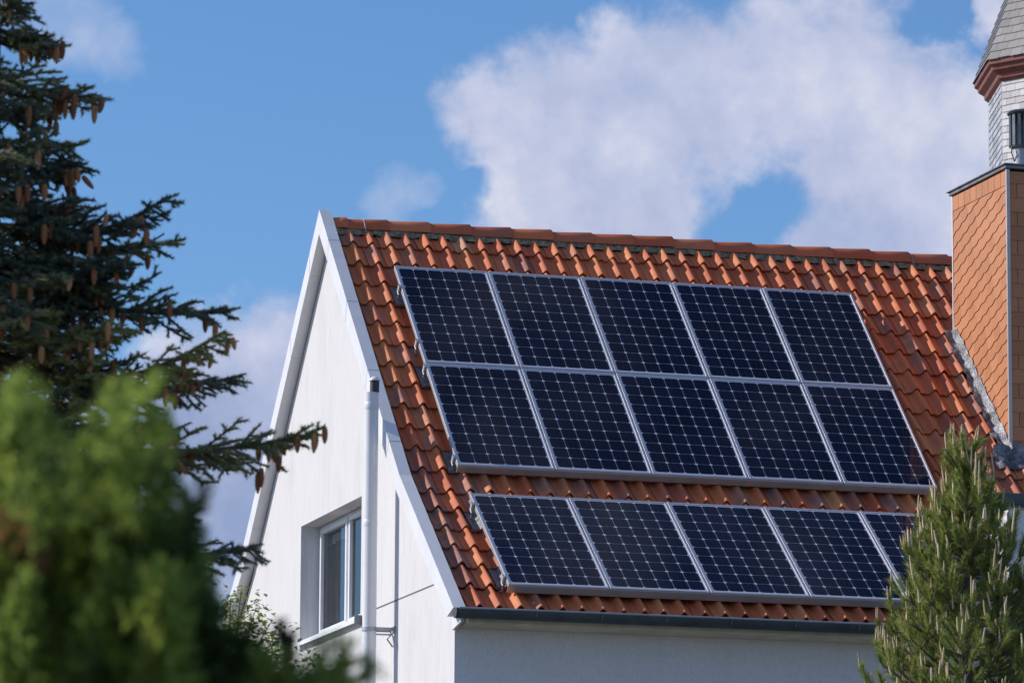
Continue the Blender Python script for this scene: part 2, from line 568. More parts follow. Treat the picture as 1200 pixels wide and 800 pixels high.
outer = offset_line(0.0716, -4.315)
inner = offset_line(0.0716 + 0.178, -4.10)
for side in (1, -1):
    o_ = outer if side == 1 else [(2 * RY - y, z) for y, z in outer]
    i_ = inner if side == 1 else [(2 * RY - y, z) for y, z in inner]
    m_ = MB()
    e = 0.0 if side == 1 else 0.0
    for (p0, p1), (q0, q1) in zip(zip(o_[:-1], o_[1:]), zip(i_[:-1], i_[1:])):
        m_.prism([p0, p1, q1, q0], 0, XF, XW - 0.002)
    bb = hb(m_, 'bargeboard', 'verge')
    # cover strips at the joints of the metal
    for t in (0.12, 0.36, 0.62, 0.88):
        for seg in (0,):
            a = np.array(o_[0]) * (1 - t) + np.array(o_[1]) * t
            b = np.array(i_[0]) * (1 - t) + np.array(i_[1]) * t
            dr = np.array(o_[1]) - np.array(o_[0]); dr = dr / np.linalg.norm(dr) * 0.0035
            nn = (a - b) / np.linalg.norm(a - b) * 0.0025
            jn = MB()
            jn.prism([a + nn, a + dr + nn, b + dr - nn, b - nn], 0, XF - 0.002, XW)
            hb(jn, 'joint', M['vjoint'], bb)
    so = MB()
    for (q0, q1) in zip(i_[:-1], i_[1:]):
        so.prism([q0, q1, (q1[0], q1[1] + 0.03), (q0[0], q0[1] + 0.03)], 0, XF + 0.03, XW - 0.004)
# gutter: half round trough seen from the front
m_ = MB()
gy, gz, gr = -4.385, Z0 - 3.935, 0.072
prof = []
for k in range(13):
    w = math.pi + math.pi * k / 12
    prof.append((gy + gr * math.cos(w), gz + gr * 1.25 * math.sin(w)))
prof_in = [(y * 0.93 + gy * 0.07, gz + (z - gz) * 0.93) for y, z in prof][::-1]
m_.prism(prof + prof_in, 0, -0.565, XR + 0.05)
gut = hb(m_, 'gutter', 'zinc', smooth=35)
m_ = MB()
m_.tube([(-0.565, gy - gr, gz), (XR + .05, gy - gr, gz)], 0.009, 8)
sb_ = MB()
for x in np.arange(0.15, XR, 0.62):
    sb_.box(x, x + 0.022, gy - gr - 0.004, gy - gr + 0.010, gz - 0.06, gz - 0.010)
    sb_.build('strap', M['zinc'], gut, house)
    sb_ = MB()
hb(m_, 'gutter_bead', simple('gutter_edge', (0.40, 0.42, 0.46), 0.4, 0.3), gut)
m_ = MB()
m_.prism(prof, 0, -0.588, -0.567)
hb(m_, 'end_cap', simple('end_cap_metal', (0.06, 0.055, 0.06), 0.5, 0.2), gut, smooth=35)
m_ = MB()
m_.prism([(-4.22, Z0 - 3.985), (-4.23, Z0 - 4.035), (YF - 0.004, Z0 - 4.085), (YF - 0.004, Z0 - 3.93)], 0, XW - 0.028, XW + 0.002)
hb(m_, 'verge_return', 'verge')

# ------------------------------------------------------------------ roof tiles
PITCH_U, PITCH_V = 0.196, 0.346
U0 = -0.315                         # centre of a roll
LIP0 = -0.535                       # lower edge of the top course


NP_ = 17
TT = np.linspace(0, 1, NP_)


def tile_prof(t):
    """height of the tile over one pitch; the roll sits at t = 0.5 and its left flank is the steeper"""
    dd = (t - 0.5) * PITCH_U
    w = np.where(dd < 0, 0.040, 0.052)
    rise = np.where(np.abs(dd) < w, np.cos(dd / w * math.pi / 2) ** 0.95, 0.0)
    rise = np.nan_to_num(rise)
    return 0.058 * rise - 0.006 * np.sin(np.pi * np.clip(np.abs(dd) - w, 0, None) / 0.05)


TP = tile_prof(TT)


def tile_geo(u, v0, v1, jit=True, lift=0.0, thick=0.036):
    """one tile; its lower edge at v1 lies on the course below"""
    ju, jv = (random.gauss(0, 0.0025), random.gauss(0, 0.005)) if jit else (0, 0)
    jh, tw = (random.gauss(0, 0.0022), random.gauss(0, 0.004)) if jit else (0, 0)
    rows = [(v0, 0.0), (v0 * .5 + v1 * .5, thick * 0.55), (v1 - 0.012 + jv, thick * 1.08), (v1 + jv, thick * 0.96), (v1 + jv - 0.001, 0.019)]
    V, F = [], []
    for r, (v, h) in enumerate(rows):
        for i, t in enumerate(TT):
            x = u - PITCH_U / 2 + t * (PITCH_U + 0.006) + ju
            V.append(roof_pt(x, v + (t - .5) * tw * 2, -ROFF + TP[i] + h + jh + lift + (t - .5) * tw))
    for r in range(len(rows) - 1):
        for i in range(NP_ - 1):
            a = r * NP_ + i
            F.append((a, a + NP_, a + NP_ + 1, a + 1))
    return V, F


rt = MB(); weather = []
NCOL = int((XE - U0) / PITCH_U) + 1
for k in range(19):
    v1 = LIP0 + k * PITCH_V
    if k == 18:
        v1 += 0.045
    v0 = v1 - PITCH_V - 0.05 if k else v1 - 0.235
    for c in range(-1, NCOL):
        u = U0 + c * PITCH_U
        if c == -1:
            pass
        if u > XR - 0.1 and k > 11:
            continue
        V, F = tile_geo(u, v0, v1)
        if c == -1:                 # first column cut along the verge
            V = [np.array([max(p[0], XW + 0.004), p[1], p[2]]) for p in V]
        rt.add(V, F, min(1, max(0, random.gauss(0.5, 0.19))))
        w = 0.0
        r_ = random.random()
        if c <= 0 and r_ < 0.5:
            w = random.uniform(.3, .8)
        elif r_ < (0.30 if u < 0.2 or u > 4.8 else 0.12):
            w = random.uniform(.2, .6)
        if k in (12, 13) and c % 2 == 0 and random.random() < 0.7:
            w = 0.7
        weather += [w] * len(V)
me_roof = hb(rt, 'roof', 'tile', smooth=38, recalc=False)
at = me_roof.data.attributes.new('weather', 'FLOAT', 'POINT')
at.data.foreach_set('value', np.array(weather, dtype=np.float32))
# roof deck below the tiles, and the far slope
m_ = MB()
fr = offset_line(0.21, -3.96)
fr2 = offset_line(0.255, -3.955)
m_.prism([fr[0], fr[1], fr2[1], fr2[0]], 0, XW + 0.006, XE)
m_.prism([fr[1], fr[2], fr2[2], fr2[1]], 0, XW + 0.006, XR)
hb(m_, 'roof_deck', simple('roof_deck_felt', (0.05, 0.04, 0.035), 0.9), me_roof)
m_ = MB()
bk = [(2 * RY - y, z) for y, z in offset_line(0.15, -4.30)]
bk2 = [(2 * RY - y, z) for y, z in offset_line(0.255, -4.0)]
m_.prism([bk[0], bk[1], bk2[1], bk2[0]], 0, XW + 0.006, XE)
m_.prism([bk[1], bk[2], bk2[2], bk2[1]], 0, XW + 0.006, XE)
hb(m_, 'rear_roof', 'tile')

# ridge: bedding mortar and half round caps that overlap from the left
m_ = MB()
zr = Z0 + 0.465
for i in range(120):
    x0 = XW + 0.01 + i * 0.08
    if x0 > XE:
        break
    h = 0.0
    yy = RY - 0.165 - random.uniform(-0.01, 0.014)
    m_.add([(x0, yy, zr - 0.045 + random.uniform(-.012, .012)), (x0 + 0.082, yy + random.uniform(-.01, .01), zr - 0.045 + random.uniform(-.012, .012)),
            (x0 + 0.082, RY - 0.09, zr + 0.06), (x0, RY - 0.09, zr + 0.06)], [(0, 1, 2, 3)])
hb(m_, 'mortar_bed', 'mortar', me_roof, smooth=60)
m_ = MB(); wv = []
x = -0.337 - 0.435
while x < XE:
    xa, xb_ = max(x, XW + 0.002), x + 0.435 + 0.03
    V, F = [], []
    hgt = random.gauss(0, 0.004)
    secs = [(xa, 0.0), (xa * .5 + xb_ * .5, 0.009), (xb_ - 0.006, 0.020), (xb_, 0.016), (xb_ + 0.001, -0.004)]
    for (xx, gr_) in secs:
        for q in range(13):
            w = rad(4) + rad(172) * q / 12
            rr = 0.128 + gr_ * 0.7
            V.append((xx, RY - rr * math.cos(w), zr + 0.010 + (rr + 0.002) * math.sin(w) * 1.0 + hgt + gr_ * .3))
    for s_ in range(len(secs) - 1):
        for q in range(12):
            a = s_ * 13 + q
            F.append((a, a + 13, a + 14, a + 1))
    m_.add(V, F, random.uniform(0.1, 0.65))
    wv += [random.choice([0, 0.1, 0.3])] * len(V)
    x += 0.435
rc = hb(m_, 'ridge_cap', 'tile', me_roof, smooth=40, recalc=True)
at = rc.data.attributes.new('weather', 'FLOAT', 'POINT'); at.data.foreach_set('value', np.array(wv, dtype=np.float32))
# lightning conductor clips over the ridge
for xx in (-0.13, 5.80):
    m_ = MB()
    m_.tube([(xx, RY, zr + 0.150), (xx - 0.005, RY - 0.10, zr + 0.115), (xx, RY - 0.16, zr - 0.01), (xx + 0.02, RY - 0.22, zr - 0.12), (xx - .01, RY - .28, zr - .19)], 0.005, 6)
    hb(m_, 'wire_clip', 'steel', me_roof)

# ------------------------------------------------------------------ gable window
XS = XW + 0.20
m_ = MB()
fo = 0.075
m_.box(XS, XS + 0.07, WY0, WY1, WZ0, WZ0 + fo)
m_.box(XS, XS + 0.07, WY0, WY1, WZ1 - 0.032, WZ1)
for y0, y1 in ((WY0, WY0 + fo), (WY1 - fo, WY1), (0.63, 0.70)):
    m_.box(XS + 0.001, XS + 0.069, y0, y1, WZ0 + fo, WZ1 - 0.032)
win = hb(m_, 'window', 'pframe', bevel=0.006)
for (y0, y1) in ((WY0 + fo + 0.004, 0.626), (0.704, WY1 - fo - 0.004)):
    m_ = MB()
    z0, z1 = WZ0 + fo + 0.004, WZ1 - 0.036
    t = 0.052
    m_.box(XS - 0.022, XS + 0.05, y0, y1, z0, z0 + t); m_.box(XS - 0.022, XS + 0.05, y0, y1, z1 - t, z1)
    m_.box(XS - 0.021, XS + 0.049, y0, y0 + t, z0 + t, z1 - t); m_.box(XS - 0.021, XS + 0.049, y1 - t, y1, z0 + t, z1 - t)
    hb(m_, 'sash', 'pframe', win, bevel=0.006)
    m_ = MB()
    m_.add([(XS + 0.012, y0 + t, z0 + t), (XS + 0.012, y1 - t, z0 + t), (XS + 0.012, y1 - t, z1 - t), (XS + 0.012, y0 + t, z1 - t)], [(0, 3, 2, 1)])
    hb(m_, 'pane', 'glass', win, recalc=False)
m_ = MB()
V = []; F = []
for i in range(60):
    yy = 0.93 + (WY1 - 0.93 + .8) * i / 59
    V += [(XS + 0.13 + 0.003 * math.sin(i * 0.9), yy, WZ0 + 0.02), (XS + 0.13 + 0.003 * math.sin(i * 0.9), yy, WZ1 - 0.02)]
    if i:
        F.append((2 * i - 2, 2 * i, 2 * i + 1, 2 * i - 1))
m_.add(V, F)
hb(m_, 'curtain', 'curtain', win, recalc=False)
m_ = MB()
V = []; F = []
for i in range(90):
    yy = WY0 + 0.06 + (WY1 - WY0 + .7) * i / 89
    V += [(XS + 0.09 + 0.008 * math.sin(i * 1.3), yy, WZ1 - 0.175 - 0.02 * abs(math.sin(i * 0.55))), (XS + 0.09 + 0.008 * math.sin(i * 1.3), yy, WZ1 - 0.1)]
    if i:
        F.append((2 * i - 2, 2 * i, 2 * i + 1, 2 * i - 1))
m_.add(V, F)
hb(m_, 'valance', 'lace', win, recalc=False)
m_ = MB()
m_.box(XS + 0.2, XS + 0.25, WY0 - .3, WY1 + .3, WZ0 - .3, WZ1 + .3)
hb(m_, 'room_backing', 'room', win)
m_ = MB()
m_.prism([(XW - 0.065, WZ0 - 0.002), (XS + 0.01, WZ0 + 0.035), (XS + 0.01, WZ0 + 0.003), (XW - 0.05, WZ0 - 0.03), (XW - 0.065, WZ0 - 0.045)], 1, WY0 - 0.03, WY1 - 0.003)
sl = hb(m_, 'sill', 'pframe', win)
m_ = MB()
m_.box(XW - 0.072, XW - 0.003, WY0 - 0.055, WY0 - 0.032, WZ0 - 0.06, WZ0 + 0.03)
hb(m_, 'sill_end', simple('sill_end_grey', (0.2, 0.2, 0.21), .6), sl)

# ------------------------------------------------------------------ white pipe in front of the gable
SX = XW - 0.235
PY, PZ = -1.79, Z0 - 1.50
m_ = MB()
PR = 0.067
m_.tube([(SX, PY - 0.03, 0), (SX, PY - 0.015, 3.0), (SX, PY, PZ - 0.09)], PR, 28)
for zz in (PZ - 0.22, PZ - 1.35, PZ - 2.5):
    m_.tube([(SX, PY - 0.002, zz - 0.035), (SX, PY - 0.002, zz - 0.03), (SX, PY - 0.002, zz + 0.03), (SX, PY - 0.002, zz + 0.035)], [PR, PR + 0.0022, PR + 0.0022, PR], 28)
pipe = hb(m_, 'vent_pipe', 'pvc', smooth=50)
m_ = MB()
m_.tube([(SX + .02, PY - .03, PZ - 0.088), (SX + .02, PY - .03, PZ + 0.02)], PR * 0.66, 24)
hb(m_, 'pipe_collar', 'dark', pipe, smooth=50)
m_ = MB()
m_.tube([(SX + .02, PY - .03, PZ + 0.021), (SX + .02, PY - .03, PZ + 0.035), (SX + .02, PY - .03, PZ + 0.06)], [PR * .8, PR * .8, PR * .4], 24)
hb(m_, 'pipe_cap', 'pvc', pipe, smooth=50)
for zz in (Z0 - 3.86, 2.6):
    m_ = MB()
    m_.tube([(SX, PY - 0.01, zz - 0.018), (SX, PY - 0.01, zz + 0.018)], PR + 0.007, 28)
    for s in (-1, 1):
        m_.box(SX + 0.05, XW - 0.012, PY - 0.012 + s * 0.062 - 0.005, PY - 0.012 + s * 0.062 + 0.005, zz - 0.016, zz + 0.016)
    m_.box(SX + 0.06, XW - 0.02, PY - 0.055, PY + 0.03, zz - 0.05, zz - 0.042)
    m_.tube([(XW - 0.02, PY - 0.012, zz - 0.045), (XW - 0.06, PY - 0.012, zz - 0.09), (XW - 0.006, PY - 0.012, zz - 0.16)], 0.008, 8)
    m_.box(XW - 0.012, XW - 0.002, PY - 0.10, PY + 0.075, zz - 0.03, zz + 0.03)
    hb(m_, 'pipe_bracket', 'steel', pipe)

# ------------------------------------------------------------------ chimney
CX0, CX1, CY0, CY1 = 5.885, 7.0, -1.745, -0.27
CZ1 = Z0 + 1.03
core = MB()
core.box(CX0 + 0.012, CX1 - .012, CY0 + 0.012, CY1 - .012, Z0 - 2.35, CZ1 - 0.02)
chim = hb(core, 'chimney', 'chimcore')


def shingles(name, origin, ea, eb, en, Wd, zlo, zhi, du, dv, ang, cut=0.0):
    """overlapping fibre-cement shingles on a wall plane: rows climb at the angle ang, the lower right corner of each is rounded"""
    m_ = MB()
    ca, sa = math.cos(ang), math.sin(ang)
    origin, ea, eb, en = map(np.asarray, (origin, ea, eb, en))
    rmax = int((Wd + zhi - zlo) / dv) + 6
    origin = origin + eb * zlo
    zhi = zhi - zlo
    zlo = 0.0
    for r in range(-rmax, rmax):
        for q in range(-rmax, rmax):
            uc, vc = (q + 0.5 * (r % 2 if ang == 0 else 0)) * du, r * dv
            a_, b_ = uc * ca - vc * sa, uc * sa + vc * ca
            if not (-0.35 < a_ < Wd + 0.35 and zlo - .35 < b_ < zhi + 0.35):
                continue
            # outline of a shingle in its own frame, lower edge scalloped
            out = []
            if ang:
                for t in np.linspace(0, 1, 6):
                    out.append((t * du, -0.013 * math.sin(math.pi * min(1, t * 1.15)) + 0.010 * max(0, t - 0.75) / 0.25))
            else:
                out = [(0.003, 0), (du - 0.003, 0)]
            top = dv * 1.25
            poly = out + [(du - (0 if ang else .003), top), (0 if ang else .003, top)]
            pts = []
            for (pu, pv) in poly:
                uu, vv = uc + pu, vc + pv
                pts.append((uu * ca - vv * sa, uu * sa + vv * ca, 0.0125 - 0.0095 * pv / top))
            # clip to the face
            def clip(P, f):
                R_ = []
                for i in range(len(P)):
                    p, q2 = P[i], P[(i + 1) % len(P)]
                    fp, fq = f(p), f(q2)
                    if fp >= 0:
                        R_.append(p)
                    if (fp >= 0) != (fq >= 0):
                        t = fp / (fp - fq)
                        R_.append(tuple(p[k] + t * (q2[k] - p[k]) for k in range(3)))
                return R_
            for f in (lambda p: p[0], lambda p: Wd - p[0], lambda p: p[1] - zlo, lambda p: zhi - p[1]):
                pts = clip(pts, f)
                if len(pts) < 3:
                    break
            if len(pts) < 3:
                continue
            n = len(pts)
            fr_ = [origin + ea * p[0] + eb * p[1] + en * (p[2] + 0.004) for p in pts]
            bk_ = [origin + ea * p[0] + eb * p[1] + en * (p[2] - 0.004) for p in pts]
            m_.add(fr_ + bk_, [tuple(range(n))] + [(i, n + i, n + (i + 1) % n, (i + 1) % n) for i in range(n)], random.random())
    return m_


ez = np.array([0, 0, 1.])
BAND = 0.13
Dc = CY1 - CY0
# left face: horizontal axis runs from the front corner to the back
sh = shingles('left', (CX0 + 0.008, CY1, 0), (0, -1, 0), ez, (-1, 0, 0), Dc, Z0 - 2.3, CZ1 - BAND - 0.04, 0.175, 0.131, rad(19))
for i in range(9):                   # upright shingles under the cap
    y = CY0 + i * Dc / 9
    sh.obox((CX0 + 0.008, 0, CZ1 - BAND - 0.035), (0, 1, 0.0), ez, (-1, 0, 0), y + 0.004, y + Dc / 9 - 0.004, 0.0, BAND + 0.02, 0.006, 0.017, random.random())
hb(sh, 'shingle_cladding', 'shingle', chim, recalc=False)
sh = shingles('front', (CX0, CY0 + 0.008, 0), (1, 0, 0), ez, (0, -1, 0), CX1 - CX0, Z0 - 2.6, CZ1 - 0.03, 0.20, 0.145, 0.0)
hb(sh, 'shingle_cladding', 'shingle', chim, recalc=False)
m_ = MB()
for (x0, x1, y0, y1) in ((CX1 - 0.012, CX1, CY0, CY1), (CX0 + .1, CX1, CY1 - .012, CY1)):
    m_.box(x0, x1, y0, y1, Z0 - 2.2, CZ1 - 0.03)
hb(m_, 'rear_cladding', 'shingle', chim)
for nm in (1,):
    m_ = MB()
    m_.box(CX0 - 0.018, CX0 + 0.020, CY0 - 0.018, CY0 + 0.012, Z0 - 2.10, CZ1 - 0.01)
    hb(m_, 'corner_trim', simple('light_corner_trim', (0.52, 0.46, 0.44), 0.4, 0.2, .05), chim, bevel=0.004)
    m_ = MB()
    m_.box(CX0 - 0.014, CX0 + 0.02, CY1 - 0.012, CY1 + 0.012, Z0 - 0.62, CZ1 - 0.01)
    hb(m_, 'corner_trim', 'verge', chim, bevel=0.004)
m_ = MB()
m_.box(CX0 - 0.035, CX1 + 0.035, CY0 - 0.035, CY1 + 0.035, CZ1 - 0.004, CZ1 + 0.03)
m_.box(CX0 - 0.055, CX1 + 0.055, CY0 - 0.055, CY1 + 0.055, CZ1 + 0.03, CZ1 + 0.045)
hb(m_, 'chimney_cap', 'capmetal', chim, bevel=0.006)
# flue with a slatted cowl
fx, fy = 6.345, -1.0
m_ = MB()
m_.tube([(fx, fy, CZ1 + 0.05), (fx, fy, Z0 + 1.43)], 0.085, 24)
flue = hb(m_, 'flue_pipe', 'steel', chim, smooth=50)
m_ = MB()
for k in range(12):
    w = 2 * math.pi * k / 12
    c_ = np.array([fx + 0.115 * math.cos(w), fy + 0.115 * math.sin(w), 0])
    er = np.array([math.cos(w), math.sin(w), 0]); et = np.array([-math.sin(w), math.cos(w), 0])
    m_.obox(c_, er, et, ez, -0.006, 0.006, -0.017, 0.017, Z0 + 1.42, Z0 + 1.76)
m_.tube([(fx, fy, Z0 + 1.40), (fx, fy, Z0 + 1.43)], [0.09, 0.128], 24)
hb(m_, 'cowl', simple('cowl_metal', (0.16, 0.16, 0.17), 0.35, 0.6, .2), chim)
m_ = MB()
m_.tube([(fx, fy, Z0 + 1.757), (fx, fy, Z0 + 1.775), (fx, fy, Z0 + 1.80), (fx, fy, Z0 + 1.815)], [0.135, 0.142, 0.11, 0.03], 24)
hb(m_, 'cowl_cap', 'dark', chim, smooth=40)
m_ = MB()
m_.tube([(fx - 0.11, fy - 0.02, Z0 + 1.43), (fx - 0.12, fy - 0.03, Z0 + 1.36), (fx - 0.085, fy - 0.02, Z0 + 1.27)], 0.006, 6)
hb(m_, 'cowl_wire', 'dark', chim)

# crumpled lead along the chimney's left foot and in front
m_ = MB()
def strip(f, nu, nv):
    V = [f(i / (nu - 1), jj / (nv - 1)) for i in range(nu) for jj in range(nv)]
    F = [(i * nv + jj, (i + 1) * nv + jj, (i + 1) * nv + jj + 1, i * nv + jj + 1) for i in range(nu - 1) for jj in range(nv - 1)]
    return V, F
ph = [random.uniform(0, 6.3) for _ in range(8)]
def lead_side(a, b):
    v = 0.50 + a * (2.60 - 0.50)
    w = 0.115 + 0.010 * math.sin(a * 21 + ph[0]) + 0.01 * math.sin(a * 47 + ph[1])
    u = CX0 - 0.016 - w * (1 - b) if b < 0.75 else CX0 - 0.016 - w * 0.25 + (b - 0.75) / 0.25 * (w * 0.25)
    h = -ROFF + 0.086 + 0.010 * math.sin(a * 36 + ph[2] + b * 3) + 0.008 * math.sin(a * 83 + ph[3] - b * 5)
    if b > 0.6:
        h += (b - 0.6) / 0.4 * 0.07
    step = (a * 6) % 1.0
    h += 0.012 * (1 - step)
    return roof_pt(u, v, h)
m_.add(*strip(lead_side, 90, 14))
def lead_front(a, b):
    u = CX0 - 0.20 + a * 1.35
    v = 2.53 + 0.28 * b + 0.012 * math.sin(a * 30)
    h = -ROFF + 0.066 + 0.016 * math.cos((u - U0) / PITCH_U * 2 * math.pi) + 0.004 * math.sin(a * 70 + b * 6)
    h += max(0, 0.25 - b) * 0.35
    return roof_pt(u, v, h)
m_.add(*strip(lead_front, 70, 8))
hb(m_, 'lead_flashing', 'lead', chim, smooth=60)

# ------------------------------------------------------------------ solar panels
FR, FH = 0.021, 0.044


def make_panel():
    r = bpy.data.objects.new('solar_panel', None)
    COL.objects.link(r)
    m = MB()
    m.box(0, W_, -FR, 0, -FH, 0); m.box(0, W_, -H_, -H_ + FR, -FH, 0)
    m.box(0, FR, -H_ + FR, -FR, -FH, -0.0003); m.box(W_ - FR, W_, -H_ + FR, -FR, -FH, -0.0003)
    m.build('frame', M['alu'], r, bevel=0.0025)
    m = MB()
    m.box(FR, W_ - FR, -H_ + FR, -FR, -0.012, -0.004)
    m.build('laminate', M['cells'], r)
    m = MB()
    m.box(FR, W_ - FR, -H_ + FR, -FR, -0.018, -0.0125)
    m.build('backsheet', M['backsheet'], r)
    return r


def copy_tree(o, parent=None):
    c = o.copy(); COL.objects.link(c); c.parent = parent
    for ch in o.children:
        copy_tree(ch, c)
    return c


R1 = Matrix((tuple(X), tuple(-D1), tuple(N1))).transposed()
R2 = Matrix((tuple(X), tuple(-D2), tuple(N2))).transposed()
GAP2 = 0.414
ords = ['first', 'second', 'third', 'fourth', 'fifth']
rows_ = [(0, 'top row', 'solar panels of the top row'),
         (1, 'middle row', 'solar panels of the middle row'),
         (2, 'bottom row', 'solar panels of the bottom row')]
proto = make_panel()
first = True
for r_i, desc, grp in rows_:
    for c in range(5):
        p = proto if first else copy_tree(proto)
        first = False
        if r_i < 2:
            loc = O + D1 * (r_i * PH) + X * (c * PW); Rm = R1
        else:
            loc = BEND + D2 * GAP2 + X * (c * PW + 0.005); Rm = R2
        mw = Rm.to_4x4(); mw.translation = Vector(loc)
        p.location = Vector(loc); p.rotation_euler = Rm.to_euler()
        p.rotation_euler.z += random.gauss(0, 0.0006)
        tail = {(2, 4): ', behind the pine', (0, 4): ', nearest the chimney'}.get((r_i, c), '')
        p['label'] = 'dark solar panel in the %s, %s from the gable%s' % (desc, ords[c], tail)
        p['category'] = 'solar panel'
        p['group'] = grp

# mounting rails with hooks and the metal plates they come through
rail_specs = [
    (0.36, 'upper part of the top row of solar panels', False, [3], 0),
    (1.30, 'lower part of the top row of solar panels', False, [], 0),
    (1.72, 'upper edge of the middle row of solar panels', False, [7], 0),
    (3.20, 'lower edge of the middle row, above the tiled gap', False, [11], 1),
    (VB + GAP2 + 0.20, 'upper edge of the bottom row of solar panels', True, [14], 0),
    (VB + GAP2 + 1.52, 'lower edge of the bottom row, above the gutter', True, [17], 1),
]
for v, where, low, plates, edge in rail_specs:
    base = roof_pt(0, v, -FH)
    DD, NN = (D2, N2) if low else (D1, N1)
    t = empty('mounting_rail', tuple(base), 'aluminium mounting rail under the ' + where, 'rail', 'mounting rails under the solar panels')
    m = MB()
    m.obox(base, X, DD, NN, -0.012, 5 * PW + 0.02, -0.02, 0.02, -0.045, -0.001)
    m.build('bar', M['alu_rail'], t, t, bevel=0.003)
    if edge:                         # closing profile along the lower edge of a field
        vv = 2 * PH - 0.012 if not low else VB + GAP2 + H_ - 0.002
        b2 = roof_pt(0, vv, 0)
        m = MB()
        m.obox(b2, X, DD, NN, 0.002, 5 * PW - 0.012, -0.004, 0.008, -0.088, -0.014)
        m.build('edge_profile', M['alu_rail'], t, t, bevel=0.003)
    for i, u in enumerate((-0.02, 0.98, 1.96, 2.95, 3.94, 4.86)):
        m = MB()
        hv = v + 0.03
        ps = [roof_pt(u, v - 0.01, -FH - 0.02), roof_pt(u, v + 0.045, -FH - 0.03), roof_pt(u, v + 0.06, -FH - 0.08),
              roof_pt(u, v + 0.02, -FH - 0.11), roof_pt(u, v - 0.1, -FH - 0.12)]
        m.tube(ps, 0.008, 8)
        if i == 0:
            m.obox(roof_pt(u, v, 0), X, DD, NN, -0.004, 0.018, -0.025, 0.025, -FH - 0.02, 0.004)
        m.build('hook', M['steel'], t, t, smooth=60)
    for k in plates:
        v1 = LIP0 + k * PITCH_V + 0.006
        for c in [2] + list(range(5, 27, 3)):
            V, F = tile_geo(U0 + c * PITCH_U, v1 - PITCH_V - 0.05, v1, False, 0.006, 0.030)
            V = np.array(V).reshape(5, NP_, 3)
            V = V[:, 0:NP_]
            m = MB()
            sel = slice(0, NP_)
            # the plate lies over the pan to the left of the roll
            Vp = V[:, :, :] - X * PITCH_U * 0.5
            keep = [q for q in range(NP_)]
            half = []
            for rr in range(5):
                for q in range(NP_):
                    uu = U0 + (c - 1) * PITCH_U + 0.055 + (PITCH_U - 0.085) * q / (NP_ - 1)
                    hh = -ROFF + 0.012 + [0.0, 0.018, 0.036, 0.035, 0.010][rr]
                    vv2 = [v1 - PITCH_V - 0.04, v1 - PITCH_V / 2, v1 - 0.012, v1, v1 + 0.001][rr]
                    edge_l = 0.018 * max(0, 1 - q / 2.5) + 0.03 * max(0, (q - NP_ + 4) / 3)
                    half.append(roof_pt(uu, vv2, hh + edge_l))
            m.add(half, F)
            m.build('cover_plate', M['plate'], t, t, smooth=50, recalc=False)

# ------------------------------------------------------------------ slate turret behind
vx = np.array([math.sin(YAW + rad(5.7)), math.cos(YAW + rad(5.7)), 0]); rx = np.array([vx[1], -vx[0], 0])
Aq = np.array([15.20, 21.15, 0.0])
side = 1.5
th = rad(8)
e1 = vx * math.cos(th) - rx * math.sin(th)
cen_dir = None
# octagon: centre lies to the right of the face that runs away from the corner
nrm = np.array([e1[1], -e1[0], 0])
if nrm @ rx < 0:
    nrm = -nrm
apo = side * 1.2071
cen = Aq + e1 * side / 2 + nrm * apo
turret = empty('slate_turret', (cen[0], cen[1], 0), 'octagonal turret clad in pale grey slate with red-brown cornice behind the chimney', 'turret')
a0 = math.atan2(Aq[1] - cen[1], Aq[0] - cen[0])
RO = side * 1.3066


def oct_ring(r, z, n=8):
    return [np.array([cen[0] + r * math.cos(a0 + k * math.pi / 4), cen[1] + r * math.sin(a0 + k * math.pi / 4), z]) for k in range(n)]


ZT = 18.10                            # foot of the cornice
m_ = MB()
b_, t_ = oct_ring(RO - 0.02, 0), oct_ring(RO - 0.02, ZT)
m_.add(b_ + t_, [(k, (k + 1) % 8, 8 + (k + 1) % 8, 8 + k) for k in range(8)])
tw = m_.build('tower_wall', simple('turret_core', (0.16, 0.16, 0.18), .8), turret, turret)


def slate_rows(m_, z0, z1, r0f, dz, wd, tilt=0.012, skew=0.0):
    z = z0
    row = 0
    while z < z1:
        zt = min(z + dz * 1.15, z1 + 0.02)
        for k in range(8):
            n = max(1, int(r0f(z) * 0.7654 / wd))
            for q in range(-1, n + 1):
                f0 = (q + 0.5 * (row % 2)) / n; f1 = f0 + 1.0 / n
                f0, f1 = max(0, f0 + 0.01 / n), min(1, f1 - 0.01 / n)
                if f1 - f0 < 0.05 / n:
                    continue
                P = []
                for (f, zz, off) in ((f0, z + random.uniform(-.006, .006), tilt), (f1, z + random.uniform(-.006, .006), tilt), (f1, zt, 0.001), (f0, zt, 0.001)):
                    a, b = oct_ring(r0f(zz) + off, zz)[k], oct_ring(r0f(zz) + off, zz)[(k + 1) % 8]
                    P.append(a * (1 - f) + b * f + ez * skew * (f - .5))
                m_.add(P, [(0, 1, 2, 3)], random.random())
        z += dz
        row += 1


